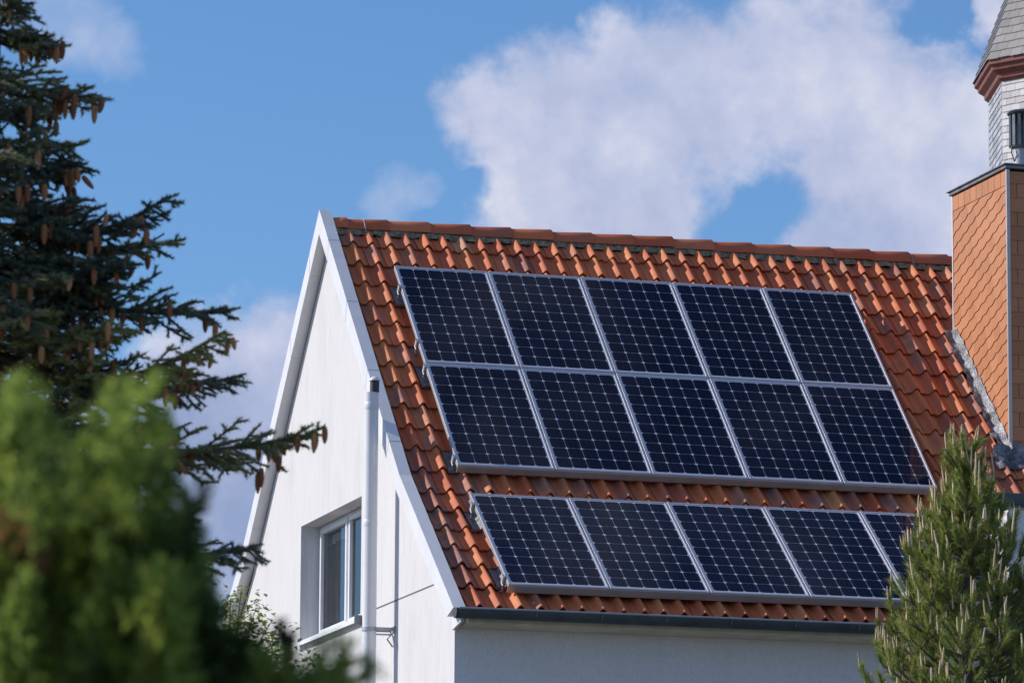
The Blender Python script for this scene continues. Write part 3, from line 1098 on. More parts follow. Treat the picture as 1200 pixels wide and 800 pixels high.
m_ = MB()
slate_rows(m_, 0.05, ZT + 0.1, lambda z: RO, 0.105, 0.16, 0.014, 0.02)
m_.build('slate_cladding', M['slate'], turret, turret, recalc=False)
m_ = MB()
prof_c = [(RO + 0.012, ZT + 0.06), (RO + 0.07, ZT + 0.10), (RO + 0.08, ZT + 0.16), (RO + 0.17, ZT + 0.22), (RO + 0.18, ZT + 0.27), (RO + 0.23, ZT + 0.30), (RO + 0.235, ZT + 0.37), (RO - .2, ZT + .38)]
rings = [oct_ring(r, z) for r, z in prof_c]
V = [p for rg in rings for p in rg]
F = [(i * 8 + k, i * 8 + (k + 1) % 8, (i + 1) * 8 + (k + 1) % 8, (i + 1) * 8 + k) for i in range(len(rings) - 1) for k in range(8)]
m_.add(V, F)
m_.build('cornice', M['cornice'], turret, turret)
ZS, ZA = ZT + 0.37, ZT + 0.37 + 5.6
rf = lambda z: max(0.02, (RO + 0.25) * (1 - (z - ZS) / (ZA - ZS)))
m_ = MB()
b_ = oct_ring(rf(ZS) - 0.02, ZS)
m_.add(b_ + [np.array([cen[0], cen[1], ZA])], [(k, (k + 1) % 8, 8) for k in range(8)] + [tuple(range(8))[::-1]])
sp_ = m_.build('spire', simple('spire_core', (0.10, 0.10, 0.11), .8), turret, turret)
m_ = MB()
slate_rows(m_, ZS, ZA - 0.4, rf, 0.13, 0.19, 0.016)
m_.build('spire_slates', M['slateroof'], sp_, turret, recalc=False)
# louvred opening low in the receding face
m_ = MB()
fa, fb = oct_ring(RO + 0.02, 0)[0], None
for k in (7, 1):
    q = oct_ring(RO + 0.02, 0)[k]
    dirq = (q - fa); 
    if (dirq @ vx) > 0.6 * side:
        fb = q
if fb is not None:
    ed = (fb - fa) / np.linalg.norm(fb - fa); en_ = np.array([ed[1], -ed[0], 0])
    if en_ @ (fa - cen) < 0:
        en_ = -en_
    for i in range(5):
        m_.obox(fa + ez * (16.3 + i * 0.13), ed, ez, en_, 0.45, 1.05, 0, 0.08, 0.01, 0.05)
    m_.build('louvre', M['louvre'], turret, turret)

# ------------------------------------------------------------------ foliage helpers
def unit(a):
    return a / (np.linalg.norm(a, axis=-1, keepdims=True) + 1e-9)


def perp(d):
    ref = np.where(np.abs(d[:, 2:3]) > 0.9, np.array([[1., 0, 0]]), np.array([[0, 0, 1.]]))
    a = unit(np.cross(d, ref))
    return a, np.cross(d, a)


def cores(A, B, r, var):
    """three-sided dark cores of the twigs"""
    A, B = np.asarray(A, float), np.asarray(B, float)
    e, f = perp(unit(B - A))
    out = []
    ring = [e * math.cos(w) + f * math.sin(w) for w in (0, 2.094, 4.189)]
    for k in range(3):
        a, b = ring[k] * r, ring[(k + 1) % 3] * r
        out.append(np.stack([A + a, A + b, B + b * .6], 1)); out.append(np.stack([A + a, B + b * .6, B + a * .6], 1))
    V = np.concatenate(out, 1).reshape(-1, 3)
    return V, np.repeat(np.clip(var, 0, 1), 18)


def needles(A, B, per, ln, wd, ang, var, lnj=0.25, vj=0.10):
    """needle-shaped blades round the twigs A to B; returns vertices and one value per vertex, three vertices per blade"""
    A, B = np.asarray(A, float), np.asarray(B, float)
    n = len(A)
    ax = unit(B - A)
    e, f = perp(ax)
    e = np.repeat(e, per, 0); f = np.repeat(f, per, 0); axr = np.repeat(ax, per, 0)
    t = rng.random(n * per)[:, None]
    P = np.repeat(A, per, 0) * (1 - t) + np.repeat(B, per, 0) * t
    w = rng.random(n * per)[:, None] * 2 * math.pi
    rd = e * np.cos(w) + f * np.sin(w)
    an = (ang + rng.normal(0, 0.17, n * per))[:, None]
    dr = axr * np.cos(an) + rd * np.sin(an)
    l = (ln * (1 + rng.normal(0, lnj, n * per)))[:, None]
    sd = unit(np.cross(dr, rng.normal(size=(n * per, 3))))
    V = np.stack([P - sd * wd / 2, P + sd * wd / 2, P + dr * l], 1).reshape(-1, 3)
    vv = np.clip(np.repeat(np.asarray(var), per) + rng.normal(0, vj, n * per), 0, 1)
    return V, np.repeat(vv, 3)


def tri_mesh(name, parts, mat, parent, root):
    V = np.concatenate([p[0] for p in parts]); var = np.concatenate([p[1] for p in parts])
    F = np.arange(len(V), dtype=np.int32).reshape(-1, 3)
    return np_mesh(name, V, F, mat, parent, root, var)


def cone_shape(length, r):
    m = MB()
    prof = [(0, 0.25), (0.06, 0.7), (0.2, 0.95), (0.4, 1.0), (0.6, 0.95), (0.8, 0.75), (0.93, 0.45), (1, 0.12)]
    vs, fs = [], []
    nseg, nrow = 10, 15
    for i in range(nrow):
        t = i / (nrow - 1)
        rr = np.interp(t, [p[0] for p in prof], [p[1] for p in prof]) * r
        for k in range(nseg):
            w = 2 * math.pi * (k + 0.5 * (i % 2)) / nseg
            s = rr * (1.12 if i % 2 else 0.86)
            vs.append((s * math.cos(w), s * math.sin(w), -t * length))
    for i in range(nrow - 1):
        for k in range(nseg):
            fs.append((i * nseg + k, i * nseg + (k + 1) % nseg, (i + 1) * nseg + (k + 1) % nseg, (i + 1) * nseg + k))
    m.add(vs, fs)
    return m


# ------------------------------------------------------------------ spruce
SP = np.array([-8.236, -22.689, 0.0])
SA = 8.45                             # its top
R2D = np.array([RIGHT[0], RIGHT[1], 0]); R2D /= np.linalg.norm(R2D)
V2D = np.array([FWD[0], FWD[1], 0]); V2D /= np.linalg.norm(V2D)
spruce = empty('spruce_tree', tuple(SP), 'tall dark spruce hung with brown cones at the left edge of the photo', 'tree')
m_ = MB()
m_.tube([SP + ez * z for z in (0, 2, 4, 6, 7.5, SA)], [0.16, 0.13, 0.10, 0.065, 0.03, 0.008], 12)
br_tubes = m_
SPX = 232.3                           # metres to a pixel at its distance, used once to place the measured branch tips
heroes = []
for (px, py, rise, sag, dep) in [(52, 45, 0.10, 0.02, .1), (108, 108, 0.13, 0.05, -.1), (80, 165, 0.2, 0.04, .2), (92, 195, 0.1, .05, -.3), (196, 238, 0.02, 0.16, -.2), (194, 272, 0.06, 0.08, .25),
                                 (150, 325, 0.14, 0.06, -.4), (262, 362, 0.14, 0.05, .1), (150, 400, .1, .05, -.5), (268, 402, -0.05, 0.18, -.25), (272, 435, 0.08, 0.10, .2),
                                 (368, 512, 0.06, 0.10, 0.0), (200, 545, .06, .08, -.4), (300, 640, 0.10, 0.08, .15), (215, 600, .1, .06, .4)]:
    lx = (px + 15) / SPX
    z = 5.86 - (py - 400) / SPX
    heroes.append((z + rise, lx, R2D * 1.0 + V2D * dep, rise, sag))
branches = []
for (z, lx, dr, rise, sag) in heroes:
    dr = dr / (dr @ R2D)
    branches.append((z, dr / np.linalg.norm(dr), lx * np.linalg.norm(dr), -rise, sag, 1.35))
z = 2.2
while z < SA - 0.12:
    dep_ = SA - z
    for q in range(5 if z > 3.5 else 2):
        w = random.uniform(0, 2 * math.pi)
        dr = R2D * math.cos(w) + V2D * math.sin(w)
        ln = (0.62 * max(0, dep_ - 0.25) + 0.12) * random.uniform(0.7, 1.0)
        if math.cos(w) > 0.25:
            ln *= 0.52
        branches.append((z + random.uniform(-.05, .05), dr, ln, -random.uniform(0.05, 0.16) * ln, random.uniform(0.04, 0.12) * ln, 0.8 if z > 3.4 else 0.4))
    z += 0.115
tw_A, tw_B, tw_v = [], [], []
cone_spots = []
for (z, dr, ln, drop, sag, dens) in branches:
    base = SP + ez * z
    def cur(t):
        return base + dr * ln * t + ez * (drop * t - sag * math.sin(math.pi * t) + 0.05 * ln * max(0, t - 0.75))
    br_tubes.tube([cur(t) for t in np.linspace(0, 1, 7)], list(np.linspace(0.006 + 0.010 * ln, 0.003, 7)), 5)
    sidev = np.cross(dr, ez)
    n = max(3, int(ln / 0.030 * dens))
    litv = random.gauss(0.50, 0.22)
    for i in range(n + 1):
        t0, t1 = i / (n + 1), (i + 1) / (n + 1)
        tw_A.append(cur(t0)); tw_B.append(cur(t1)); tw_v.append(litv)
    for i in range(n):
        t = 0.10 + 0.90 * (i + random.random() * .6) / n
        p = cur(min(t, 1))
        s = 1 if i % 2 else -1
        sl_ = min(0.42, 0.10 + 0.42 * (1 - t) * ln) * random.uniform(0.65, 1.1)
        dq = dr * random.uniform(0.55, 0.95) + sidev * s * random.uniform(0.5, 0.9) + ez * random.uniform(-0.55, 0.42)
        dq /= np.linalg.norm(dq)
        nsg = max(1, int(sl_ / 0.075))
        prev = p
        for g_ in range(nsg):
            dq2 = dq + ez * (-0.05 + 0.12 * g_ / nsg) + np.array([random.gauss(0, .1) for _ in range(3)])
            dq2 /= np.linalg.norm(dq2)
            nx = prev + dq2 * sl_ / nsg
            tw_A.append(prev); tw_B.append(nx); tw_v.append(litv + (0.25 if (g_ == nsg - 1 and random.random() < .3) else 0))
            for s2 in (-1, 1):
                if random.random() < 0.8:
                    sd2 = np.cross(dq2, ez) * s2 + dq2 * random.uniform(.6, 1.1) + ez * random.uniform(-.6, .4)
                    sd2 /= np.linalg.norm(sd2)
                    q0 = prev * .5 + nx * .5
                    tw_A.append(q0); tw_B.append(q0 + sd2 * random.uniform(0.04, 0.085)); tw_v.append(litv + (0.3 if random.random() < .2 else 0))
            prev = nx
        if z > 3.3 and random.random() < 0.2 and t > 0.35:
            cone_spots.append(prev - ez * 0.01)
        if z > 3.3 and random.random() < 0.12 and t > 0.5:
            cone_spots.append(p - ez * 0.012)
            if random.random() < .6:
                cone_spots.append(p - ez * 0.014 + dr * .026 + sidev * .010)
            if random.random() < .4:
                cone_spots.append(p - ez * 0.016 - dr * .03)
br_tubes.build('trunk', M['bark'], spruce, spruce, smooth=60, recalc=False)
tw_A, tw_B, tw_v = np.array(tw_A), np.array(tw_B), np.array(tw_v)
hi = tw_A[:, 2] > 3.4
parts = [needles(tw_A[hi], tw_B[hi], 60, 0.021, 0.0050, 0.85, tw_v[hi]), cores(tw_A[hi], tw_B[hi], 0.0080, tw_v[hi] - .1),
         needles(tw_A[~hi], tw_B[~hi], 16, 0.022, 0.006, 0.85, tw_v[~hi])]
tri_mesh('crown', parts, M['spruce'], spruce, spruce)
# cones: those nearest the camera and highest first
def seen(p):
    q = p - CAM
    dp = q @ FWD
    return 0 < 600 + FPX * (q @ RIGHT) / dp < 420 and 0 < 400 - FPX * (q @ UP) / dp < 560


random.shuffle(cone_spots)
cs = sorted(cone_spots, key=lambda p: (0 if seen(p) else 2) + (0.45 if (p - SP) @ V2D > 0.12 else 0) + random.random() * 0.5)
protos = []
for q in range(3):
    cm = cone_shape(random.uniform(0.058, 0.092), random.uniform(0.012, 0.0155))
    cm.var = [q / 2.0] * len(cm.v)
    me = bpy.data.meshes.new('cone'); me.from_pydata(cm.v, [], cm.f)
    a_ = me.attributes.new('var', 'FLOAT', 'POINT'); a_.data.foreach_set('value', np.array(cm.var, dtype=np.float32))
    me.materials.append(M['cone'])
    protos.append(me)
for p in cs[:84]:
    o = bpy.data.objects.new('cone', random.choice(protos)); COL.objects.link(o)
    o.parent = spruce
    o.location = Vector(p - SP)
    o.rotation_euler = (random.gauss(0, .30), random.gauss(0, .30), random.uniform(0, 6))
m_ = MB()
for p in cs[84:230]:
    c_ = cone_shape(random.uniform(0.08, 0.11), 0.016)
    m_.add([np.array(v) + p for v in c_.v], c_.f, random.random())
if m_.v:
    co = m_.build('cones', M['cone'], spruce, spruce, recalc=False)
    co['kind'] = 'stuff'

# ------------------------------------------------------------------ scale-leaved shrub close to the camera
SHD = 7.6
SHPX = FPX / SHD


def near(px, py, dd=0.0):
    d = FWD + RIGHT * (px - 600) / FPX - UP * (py - 400) / FPX
    return CAM + d * (SHD + dd)


shb = near(40, 800); shb[2] = 0
shrub = empty('conifer_shrub', tuple(shb), 'out-of-focus bright green conifer shrub with feathery sprays in the left foreground', 'shrub')
m_ = MB()
for (px, py, dd) in [(30, 520, 0), (120, 600, .05), (170, 700, -.1), (60, 640, .1), (240, 760, 0), (340, 790, .05), (-60, 560, .1)]:
    tip = near(px, py, dd)
    a = shb + ez * 0.1
    mid = shb * 0.5 + tip * 0.5 + np.array([0, 0, 0.2])
    m_.tube([a, mid, tip], [0.03, 0.018, 0.005], 7)
for (p0, p1, p2) in [((200, 660), (225, 610), (236, 578)), ((320, 800), (342, 765), (347, 735)), ((205, 640), (222, 620), (215, 590))]:
    m_.tube([near(*p0), near(*p1), near(*p2)], [0.007, 0.006, 0.003], 6)
m_.build('trunk', M['bark'], shrub, shrub, smooth=60, recalc=False)
pl_A, pl_B, pl_v, pl_r = [], [], [], []


def plume(tip, ln, lean, v, r):
    ax = unit(np.array([lean]))[0]
    pl_A.append(tip - ax * ln); pl_B.append(tip); pl_v.append(v); pl_r.append(r)


# measured plumes that draw the outline
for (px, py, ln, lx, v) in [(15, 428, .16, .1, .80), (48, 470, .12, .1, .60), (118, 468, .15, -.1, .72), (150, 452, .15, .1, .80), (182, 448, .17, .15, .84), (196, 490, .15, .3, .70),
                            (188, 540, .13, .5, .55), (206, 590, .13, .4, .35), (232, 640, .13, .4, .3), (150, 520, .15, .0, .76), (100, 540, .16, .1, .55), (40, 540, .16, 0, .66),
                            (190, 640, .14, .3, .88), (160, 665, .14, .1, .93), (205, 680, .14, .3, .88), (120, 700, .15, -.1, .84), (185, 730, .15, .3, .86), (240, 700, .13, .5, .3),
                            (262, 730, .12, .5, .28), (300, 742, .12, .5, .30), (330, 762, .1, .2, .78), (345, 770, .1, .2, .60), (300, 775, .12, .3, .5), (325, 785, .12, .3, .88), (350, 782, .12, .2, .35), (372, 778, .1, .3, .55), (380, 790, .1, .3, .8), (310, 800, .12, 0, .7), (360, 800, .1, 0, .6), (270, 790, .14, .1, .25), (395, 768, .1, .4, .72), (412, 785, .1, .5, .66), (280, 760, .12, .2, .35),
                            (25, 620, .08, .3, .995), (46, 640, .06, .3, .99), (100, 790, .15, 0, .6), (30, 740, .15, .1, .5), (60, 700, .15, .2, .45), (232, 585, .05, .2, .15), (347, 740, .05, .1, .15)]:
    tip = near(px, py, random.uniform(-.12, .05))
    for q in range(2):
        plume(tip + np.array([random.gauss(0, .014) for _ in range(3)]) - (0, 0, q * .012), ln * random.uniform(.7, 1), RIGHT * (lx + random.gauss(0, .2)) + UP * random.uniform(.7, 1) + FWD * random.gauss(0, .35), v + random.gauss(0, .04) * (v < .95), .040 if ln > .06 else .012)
# upright shoots: (tip, foot) in the photograph's pixels, half width, distance offset, green painted lighter or darker for sunlit and shaded shoots
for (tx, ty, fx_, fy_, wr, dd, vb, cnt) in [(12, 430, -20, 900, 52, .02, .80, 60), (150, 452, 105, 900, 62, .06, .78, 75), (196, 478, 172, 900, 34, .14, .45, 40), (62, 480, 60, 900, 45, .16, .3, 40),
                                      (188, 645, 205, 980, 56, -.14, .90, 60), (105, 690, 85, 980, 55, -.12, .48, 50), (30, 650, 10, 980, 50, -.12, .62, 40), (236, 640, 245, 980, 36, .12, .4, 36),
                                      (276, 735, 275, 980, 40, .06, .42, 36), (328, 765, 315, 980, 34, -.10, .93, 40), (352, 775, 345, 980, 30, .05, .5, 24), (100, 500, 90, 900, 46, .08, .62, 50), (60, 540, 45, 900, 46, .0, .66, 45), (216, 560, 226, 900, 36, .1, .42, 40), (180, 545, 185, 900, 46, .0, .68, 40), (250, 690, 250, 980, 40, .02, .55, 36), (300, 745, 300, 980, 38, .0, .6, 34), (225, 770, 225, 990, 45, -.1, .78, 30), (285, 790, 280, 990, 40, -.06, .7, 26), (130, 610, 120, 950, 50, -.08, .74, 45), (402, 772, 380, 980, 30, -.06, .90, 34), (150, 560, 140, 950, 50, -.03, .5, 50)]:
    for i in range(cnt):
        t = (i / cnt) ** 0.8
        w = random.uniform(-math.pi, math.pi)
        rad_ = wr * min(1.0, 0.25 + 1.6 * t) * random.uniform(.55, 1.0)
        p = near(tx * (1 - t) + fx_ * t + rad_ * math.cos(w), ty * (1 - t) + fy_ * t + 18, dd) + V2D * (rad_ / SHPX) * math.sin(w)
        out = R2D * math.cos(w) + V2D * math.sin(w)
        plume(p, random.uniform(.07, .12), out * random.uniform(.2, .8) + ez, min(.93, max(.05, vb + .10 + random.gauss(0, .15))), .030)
for i in range(170):                  # the rest of the shrub, below the picture
    t = random.random()
    w = random.uniform(-math.pi, math.pi)
    c0 = near(130, 990)
    rr = 0.42 * math.sqrt(random.uniform(.3, 1))
    p = np.array([c0[0], c0[1], 0.25 + t * (c0[2] - 0.25)]) + R2D * rr * math.cos(w) + V2D * rr * math.sin(w)
    plume(p, random.uniform(.15, .25), (R2D * math.cos(w) + V2D * math.sin(w)) * .6 + ez, random.uniform(.2, .8), .07)
pl_A, pl_B, pl_v, pl_r = map(np.array, (pl_A, pl_B, pl_v, pl_r))
tA, tB, tv = [], [], []
for a, b, v, r in zip(pl_A, pl_B, pl_v, pl_r):
    ax = b - a; l = np.linalg.norm(ax); ax = ax / l
    e = unit(np.cross(ax, np.array([random.gauss(0, 1) for _ in range(3)])))
    f = np.cross(ax, e)
    n = 15
    for i in range(n):
        t = (i + random.random()) / n
        w = random.uniform(0, 6.28)
        env = r * (0.25 + 1.1 * math.sin(math.pi * min(1, t * 0.92 + 0.08)) * (1.05 - 0.55 * t))
        q = a + ax * l * t
        dq = (e * math.cos(w) + f * math.sin(w)) * 0.75 + ax * 0.9
        tA.append(q); tB.append(q + dq * env); tv.append(v + (0.03 if v < .95 else 0) * random.gauss(0, 1))
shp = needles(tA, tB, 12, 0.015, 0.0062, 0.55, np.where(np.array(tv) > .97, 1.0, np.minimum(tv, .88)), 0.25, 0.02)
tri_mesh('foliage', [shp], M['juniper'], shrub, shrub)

# ------------------------------------------------------------------ leafy tree before the gable's foot
LT = np.array([-4.47, -12.1, 0.0])
leafy = empty('leafy_tree', tuple(LT), 'small yellow-green leafy tree at the foot of the white gable', 'tree')
m_ = MB()
m_.tube([LT, LT + (0.03, 0, 2.2), LT + (0, 0.05, 4.0), LT + (0.02, 0, 5.4)], [0.09, 0.07, 0.05, 0.012], 9)
lt_tips = []
for i in range(120):
    zc = random.uniform(2.6, 5.35)
    w = random.uniform(0, 6.28)
    rmax = 1.15 * math.sqrt(max(0.02, 1 - ((zc - 3.9) / 2.0) ** 2))
    r_ = rmax * random.uniform(.55, 1)
    tip = LT + np.array([math.cos(w) * r_, math.sin(w) * r_, zc + random.uniform(.05, .3)])
    st = LT + np.array([0, 0, zc - 0.35 * random.uniform(.6, 1.4)])
    m_.tube([st, st * .5 + tip * .5 + np.array([0, 0, -.04]), tip], [0.015, 0.009, 0.003], 5)
    lt_tips.append((st * .35 + tip * .65, tip))
for (px, py) in [(250, 715), (270, 700), (283, 690), (300, 712), (318, 728), (335, 740), (296, 735), (262, 735), (280, 722), (240, 735), (325, 760), (345, 765)]:
    d_ = FWD + RIGHT * (px - 600) / FPX - UP * (py - 400) / FPX
    tip = CAM + d_ * (36 + random.uniform(-.25, .25))
    st = LT + np.array([0, 0, 5.1]) + (tip - LT - np.array([0, 0, 5.1])) * .25
    m_.tube([st, st * .5 + tip * .5 + np.array([0, 0, .03]), tip], [0.010, 0.006, 0.003], 5)
    lt_tips.append((st * .3 + tip * .7, tip)); lt_tips.append((st * .55 + tip * .45, tip))
m_.build('trunk', M['bark_grey'], leafy, leafy, smooth=60, recalc=False)
LV, LF, Lvar = [], [], []
for a, b in lt_tips:
    nl = 44
    lv = random.gauss(.5, .2)
    for i in range(nl):
        t = random.random()
        p = a * (1 - t) + b * t + np.array([random.gauss(0, .055) for _ in range(3)])
        nrm_ = unit(np.array([random.gauss(0, .5), random.gauss(0, .5), 1.0]))
        dr = unit(np.cross(nrm_, np.array([random.gauss(0, 1) for _ in range(3)])))
        s_ = np.cross(nrm_, dr)
        l = random.uniform(0.032, 0.062); w_ = l * 0.30
        o_ = len(LV)
        LV += [p, p + dr * l * .45 + s_ * w_ + nrm_ * l * .06, p + dr * l - nrm_ * l * .1, p + dr * l * .45 - s_ * w_ + nrm_ * l * .06]
        LF.append((o_, o_ + 1, o_ + 2, o_ + 3))
        Lvar += [min(1, max(0, lv + random.gauss(0, .15)))] * 4
np_mesh('crown', np.array(LV), np.array(LF), M['leaf'], leafy, leafy, Lvar)


# ------------------------------------------------------------------ pines
def make_pine(base, top, label, n_shoot_scale, mat, candles, rfun, name='pine_tree', per=170, seed=3):
    rnd = random.Random(seed)
    root = empty(name, tuple(base), label, 'tree')
    m = MB()
    m.tube([base, base + ez * top * .4, base + ez * top * .7, base + ez * (top - .25), base + ez * (top - .03)], [0.11, 0.085, 0.06, 0.022, 0.009], 10)
    sA, sB, sv, oA, oB, ov = [], [], [], [], [], []
    cands = []

    def shoot(p, dr, ln, v, nc):
        dr = dr / np.linalg.norm(dr)
        sA.append(p); sB.append(p + dr * ln); sv.append(v)
        for q in range(nc):
            cd = np.array([0, 0, 1.0]) + dr * .22 + np.array([rnd.gauss(0, .09), rnd.gauss(0, .09), 0])
            cands.append((p + dr * ln * .93 + np.array([rnd.gauss(0, .012) for _ in range(3)]), cd / np.linalg.norm(cd), rnd.uniform(.10, .19) if q == 0 else rnd.uniform(.07, .13)))

    z = top - 0.10
    shoot(base + ez * (top - .34), np.array([0, 0, 1.]), .22, .6, 4)
    k = 0
    while z > 0.8:
        dep = top - z
        fine = z > top - 2.9
        nb = (6 if dep < .6 else 9) if fine else 8
        for q in range(nb):
            w = 2 * math.pi * (q + rnd.random() * .8) / nb + k * .7
            out = R2D * math.cos(w) + V2D * math.sin(w)
            r = rfun(dep, w) * rnd.uniform(.62, 1.0)
            st = base + ez * (z - .22 * r - 0.10)
            rise = r * rnd.uniform(.25, .55) + .02
            tip = st + out * r + ez * rise
            mid = st * .5 + tip * .5 - ez * .10 * r
            m.tube([st, mid, tip], [0.010 + .010 * r, 0.008 + 0.005 * r, 0.005], 5)
            v = rnd.gauss(.5, .17)
            ns = max(1, int((2 + r * 7) * n_shoot_scale)) if fine else 6
            for s in range(ns):
                t = 1 - .78 * (s / max(1, ns)) * rnd.uniform(.8, 1.1) if s else 1.0
                p = st * (1 - t) * (1 - t) + mid * 2 * t * (1 - t) + tip * t * t
                sd = np.cross(out, ez) * (1 if s % 2 else -1) * (0 if s == 0 else rnd.uniform(.3, 1.0))
                dr = out * rnd.uniform(.1, .6) + sd * .8 + ez * rnd.uniform(.6, 1.1)
                dr /= np.linalg.norm(dr)
                sub = rnd.uniform(.05, .16) if s else 0.0
                p2 = p + (sd * .7 + out * .3 + ez * .5) * sub
                if s:
                    m.tube([p, p2], [0.006, 0.004], 4, False)
                shoot(p2, dr, rnd.uniform(.12, .20) if fine else .25, v + rnd.gauss(0, .08), (rnd.choice([1, 2, 2, 3]) if s == 0 else rnd.choice([0, 0, 0, 1])) if fine else 0)
            # older needles along the branch
            for t in np.arange(.35, 1, .22):
                p = st * (1 - t) + tip * t - ez * .06 * r
                oA.append(p); oB.append(p + (tip - st) / np.linalg.norm(tip - st) * .10); ov.append(v - .2)
        z -= (0.105 if fine else 0.30) + (0.02 * dep if fine else 0)
        k += 1
    m.build('trunk', M['bark_grey'], root, root, smooth=60, recalc=False)
    sA, sB, sv, oA, oB, ov = map(np.array, (sA, sB, sv, oA, oB, ov))
    hi_ = sA[:, 2] > top - 3.2
    P_ = [needles(sA[hi_], sB[hi_], per, 0.064, 0.0048, 0.66, sv[hi_]), needles(oA, oB, 50, 0.055, 0.0048, 0.8, ov), cores(sA[hi_], sB[hi_], 0.011, sv[hi_])]
    if (~hi_).any():
        P_.append(needles(sA[~hi_], sB[~hi_], 60, 0.08, 0.008, 0.62, sv[~hi_]))
    tri_mesh('crown', P_, M[mat], root, root)
    if candles:
        cands.sort(key=lambda c: -(c[2] * 6 - (c[0] - base) @ V2D - .1 * (c[0][2] - top) ** 2))
        mm = []
        for q in range(4):
            cm = MB()
            cm.tube([(0, 0, 0), (0, 0, .3), (0, 0, .7), (0, 0, .93), (0, 0, 1)], [.0062, .0078, .0068, .0052, .0018], 7)
            me = bpy.data.meshes.new('candle'); me.from_pydata(cm.v, [], cm.f)
            a_ = me.attributes.new('var', 'FLOAT', 'POINT'); a_.data.foreach_set('value', np.full(len(cm.v), q / 3, dtype=np.float32))
            me.materials.append(M['candle']); mm.append(me)
        for (p, d_, l) in cands[:97]:
            o = bpy.data.objects.new('candle', rnd.choice(mm)); COL.objects.link(o)
            o.parent = root; o.location = Vector(p - base)
            o.rotation_mode = 'QUATERNION'
            o.rotation_quaternion = Vector((0, 0, 1)).rotation_difference(Vector(d_))
            o.scale = (1, 1, l)
        cm = MB()
        for (p, d_, l) in cands[97:]:
            cm.tube([p, p + d_ * l * .5, p + d_ * l], [.006, .007, .002], 6, var=rnd.random())
        o = cm.build('candles', M['candle'], root, root, smooth=60, recalc=False)
        o['kind'] = 'stuff'
    return root


PB = np.array([2.06, -10.1, 0.0])
def pine_r(dep, w):
    s = 1.0 + 0.10 * math.cos(w)
    return (1.0 if dep < 1.0 else 1.07) * (np.interp(dep, [0, .12, .3, .5, .8, 1.3, 2.0, 3.0, 5, 8], [.0, .02, .07, .26, .42, .64, .88, 1.1, 1.4, 1.5])) * s
pine = make_pine(PB, 7.63, 'green pine with pale upright candles in front of the right end of the roof', 1.0, 'pine', True, pine_r)
PB2 = np.array([3.75, -7.6, 0.0])
def pine2_r(dep, w):
    return np.interp(dep, [0, .3, 1, 2, 4], [.1, .3, .6, .85, 1.4])
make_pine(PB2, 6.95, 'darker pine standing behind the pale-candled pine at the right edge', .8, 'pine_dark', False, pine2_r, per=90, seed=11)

# ------------------------------------------------------------------ sun, sky and clouds
SUN = np.array([-0.72, 0.332, 0.49]); SUN /= np.linalg.norm(SUN)
elev = math.asin(SUN[2]); azim = math.atan2(SUN[0], SUN[1])
sl = bpy.data.lights.new('sun', 'SUN'); sl.energy = 4.4; sl.angle = rad(0.5); sl.color = (1.0, 0.92, 0.83)
so = bpy.data.objects.new('sun', sl); COL.objects.link(so)
so.rotation_euler = Vector(-SUN).to_track_quat('-Z', 'Y').to_euler()
so.location = (-20, 5, 40)

world = bpy.data.worlds.new('World'); scene.world = world
world.use_nodes = True
nt = world.node_tree
nt.nodes.clear()
outw = N(nt, 'ShaderNodeOutputWorld')
sky = N(nt, 'ShaderNodeTexSky')
sky.sky_type = 'NISHITA'; sky.sun_disc = False
sky.sun_elevation = elev; sky.sun_rotation = azim
sky.altitude = 200; sky.air_density = 1.0; sky.dust_density = 0.35; sky.ozone_density = 1.6
bg1 = N(nt, 'ShaderNodeBackground'); bg1.inputs['Strength'].default_value = 0.105
L(nt, mixc(nt, 1.0, sky.outputs[0], (0.65, 0.93, 1.27), 'MULTIPLY'), bg1.inputs['Color'])
tc = N(nt, 'ShaderNodeTexCoord')
dirn = tc.outputs['Generated']
nz = N(nt, 'ShaderNodeTexNoise'); nz.inputs['Scale'].default_value = 38; nz.inputs['Detail'].default_value = 6; nz.inputs['Roughness'].default_value = 0.6
L(nt, dirn, nz.inputs['Vector'])
wsub = N(nt, 'ShaderNodeVectorMath', operation='SUBTRACT'); L(nt, nz.outputs['Color'], wsub.inputs[0]); wsub.inputs[1].default_value = (.5, .5, .5)
wsc = N(nt, 'ShaderNodeVectorMath', operation='SCALE'); L(nt, wsub.outputs[0], wsc.inputs[0]); wsc.inputs['Scale'].default_value = 0.022
wad = N(nt, 'ShaderNodeVectorMath', operation='ADD'); L(nt, dirn, wad.inputs[0]); L(nt, wsc.outputs[0], wad.inputs[1])
wdir = wad.outputs[0]


def blob(x, y, r):
    c = sky_dir(x, y)
    n = N(nt, 'ShaderNodeVectorMath', operation='DISTANCE')
    L(nt, wdir, n.inputs[0]); n.inputs[1].default_value = tuple(c)
    q = mathn(nt, 'DIVIDE', n.outputs['Value'], r / FPX)
    return mathn(nt, 'SUBTRACT', 1.0, mathn(nt, 'MULTIPLY', q, q))


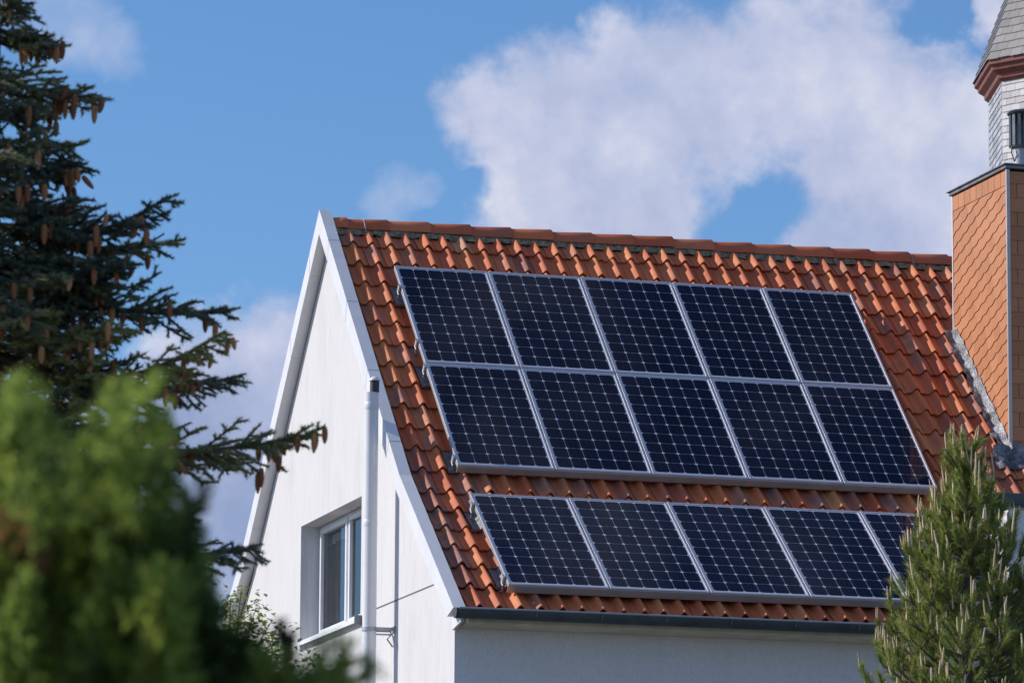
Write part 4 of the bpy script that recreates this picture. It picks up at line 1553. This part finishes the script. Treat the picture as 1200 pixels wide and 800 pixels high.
pos = [(575, 130, 75), (650, 115, 90), (745, 85, 85), (800, 60, 75), (830, 120, 130), (940, 90, 120), (1010, 70, 90), (1060, 120, 110), (1120, 170, 110),
       (700, 190, 140), (620, 235, 85), (650, 290, 110), (760, 280, 90), (1000, 190, 110), (1060, 260, 110), (960, 310, 90), (1180, 10, 45), (600, 190, 70),
       (300, 430, 85), (330, 520, 120), (230, 470, 110), (250, 600, 140), (180, 560, 150), (380, 640, 120), (1150, 330, 120)]
neg = [(860, 268, 60, .48), (900, 250, 60, .48), (935, 240, 44, .34), (828, 282, 44, .3), (1105, 20, 38, .55), (548, 228, 28, .5)]
acc = None
for (x, y, r) in pos:
    b_ = blob(x, y, r)
    acc = b_ if acc is None else mathn(nt, 'SMOOTH_MAX', acc, b_)
    if acc.node.operation == 'SMOOTH_MAX':
        acc.node.inputs[2].default_value = 0.25
# the rest of the sky, away from these clouds, is dotted with others like them
far = N(nt, 'ShaderNodeVectorMath', operation='DISTANCE'); L(nt, dirn, far.inputs[0]); far.inputs[1].default_value = tuple(sky_dir(600, 330))
n_far = noise(nt, dirn, 5.5, 5, 0.6)
oth = mathn(nt, 'SUBTRACT', mathn(nt, 'MULTIPLY', mathn(nt, 'SUBTRACT', n_far, 0.53), 5.0), mathn(nt, 'MULTIPLY', mathn(nt, 'LESS_THAN', far.outputs['Value'], 0.17), 9.0))
acc = mathn(nt, 'MAXIMUM', acc, oth)
acc = mathn(nt, 'MAXIMUM', acc, -1.0)
for (x, y, r, w) in neg:
    acc = mathn(nt, 'SUBTRACT', acc, mathn(nt, 'MULTIPLY', mathn(nt, 'MAXIMUM', blob(x, y, r), 0.0), w))
n2 = noise(nt, dirn, 55, 8, 0.62)
n3 = noise(nt, dirn, 22, 5, 0.55)
dens = mathn(nt, 'ADD', acc, mathn(nt, 'MULTIPLY', mathn(nt, 'SUBTRACT', n2, 0.5), 1.9))
mr = N(nt, 'ShaderNodeMapRange', interpolation_type='SMOOTHSTEP')
L(nt, dens, mr.inputs['Value'])
mr.inputs['From Min'].default_value = -0.27; mr.inputs['From Max'].default_value = 0.74
cov = mathn(nt, 'MULTIPLY', mr.outputs[0], mathn(nt, 'ADD', 0.72, mathn(nt, 'MULTIPLY', n3, 0.45)), True)
# thin wisp high at the left
wisp = mathn(nt, 'MULTIPLY', mathn(nt, 'MAXIMUM', mathn(nt, 'MAXIMUM', blob(70, 10, 75), mathn(nt, 'MAXIMUM', blob(120, 45, 50), mathn(nt, 'MAXIMUM', blob(452, 240, 42), blob(485, 232, 30)))), 0.0), mathn(nt, 'MULTIPLY', n2, 0.62))
cov = mathn(nt, 'MAXIMUM', cov, wisp)
bg2 = N(nt, 'ShaderNodeBackground')
shade = None
for (x, y, r, w) in [(290, 610, 230, .34), (1010, 290, 150, .12), (680, 270, 120, .14), (160, 520, 120, .2)]:
    q = mathn(nt, 'MULTIPLY', mathn(nt, 'MAXIMUM', blob(x, y, r), 0.0), w)
    shade = q if shade is None else mathn(nt, 'ADD', shade, q)
ccol = ramp(nt, mathn(nt, 'SUBTRACT', mathn(nt, 'ADD', mathn(nt, 'MULTIPLY', n2, 0.6), mathn(nt, 'MULTIPLY', n3, 0.6)), shade), [(0.2, (0.30, 0.37, 0.58)), (0.40, (0.42, 0.48, 0.69)), (0.58, (0.56, 0.60, 0.78)), (0.78, (0.78, 0.78, 0.87))])
L(nt, ccol, bg2.inputs['Color']); bg2.inputs['Strength'].default_value = 1.0
mxs = N(nt, 'ShaderNodeMixShader')
L(nt, cov, mxs.inputs[0]); L(nt, bg1.outputs[0], mxs.inputs[1]); L(nt, bg2.outputs[0], mxs.inputs[2])
L(nt, mxs.outputs[0], outw.inputs['Surface'])

# ------------------------------------------------------------------ camera
cd = bpy.data.cameras.new('camera')
co = bpy.data.objects.new('camera', cd); COL.objects.link(co)
mw = Matrix((tuple(RIGHT), tuple(UP), tuple(-FWD))).transposed().to_4x4()
mw.translation = Vector(CAM)
co.matrix_world = mw
cd.sensor_fit = 'HORIZONTAL'; cd.sensor_width = 36.0; cd.lens = FPX * 36 / 1200
cd.clip_start = 0.5; cd.clip_end = 3000
cd.dof.use_dof = True; cd.dof.focus_distance = 47.0; cd.dof.aperture_fstop = 7.5
scene.camera = co

scene.render.engine = 'CYCLES'
scene.view_settings.view_transform = 'Standard'
scene.view_settings.look = 'None'
scene.view_settings.exposure = 0.0
scene.view_settings.gamma = 1.0
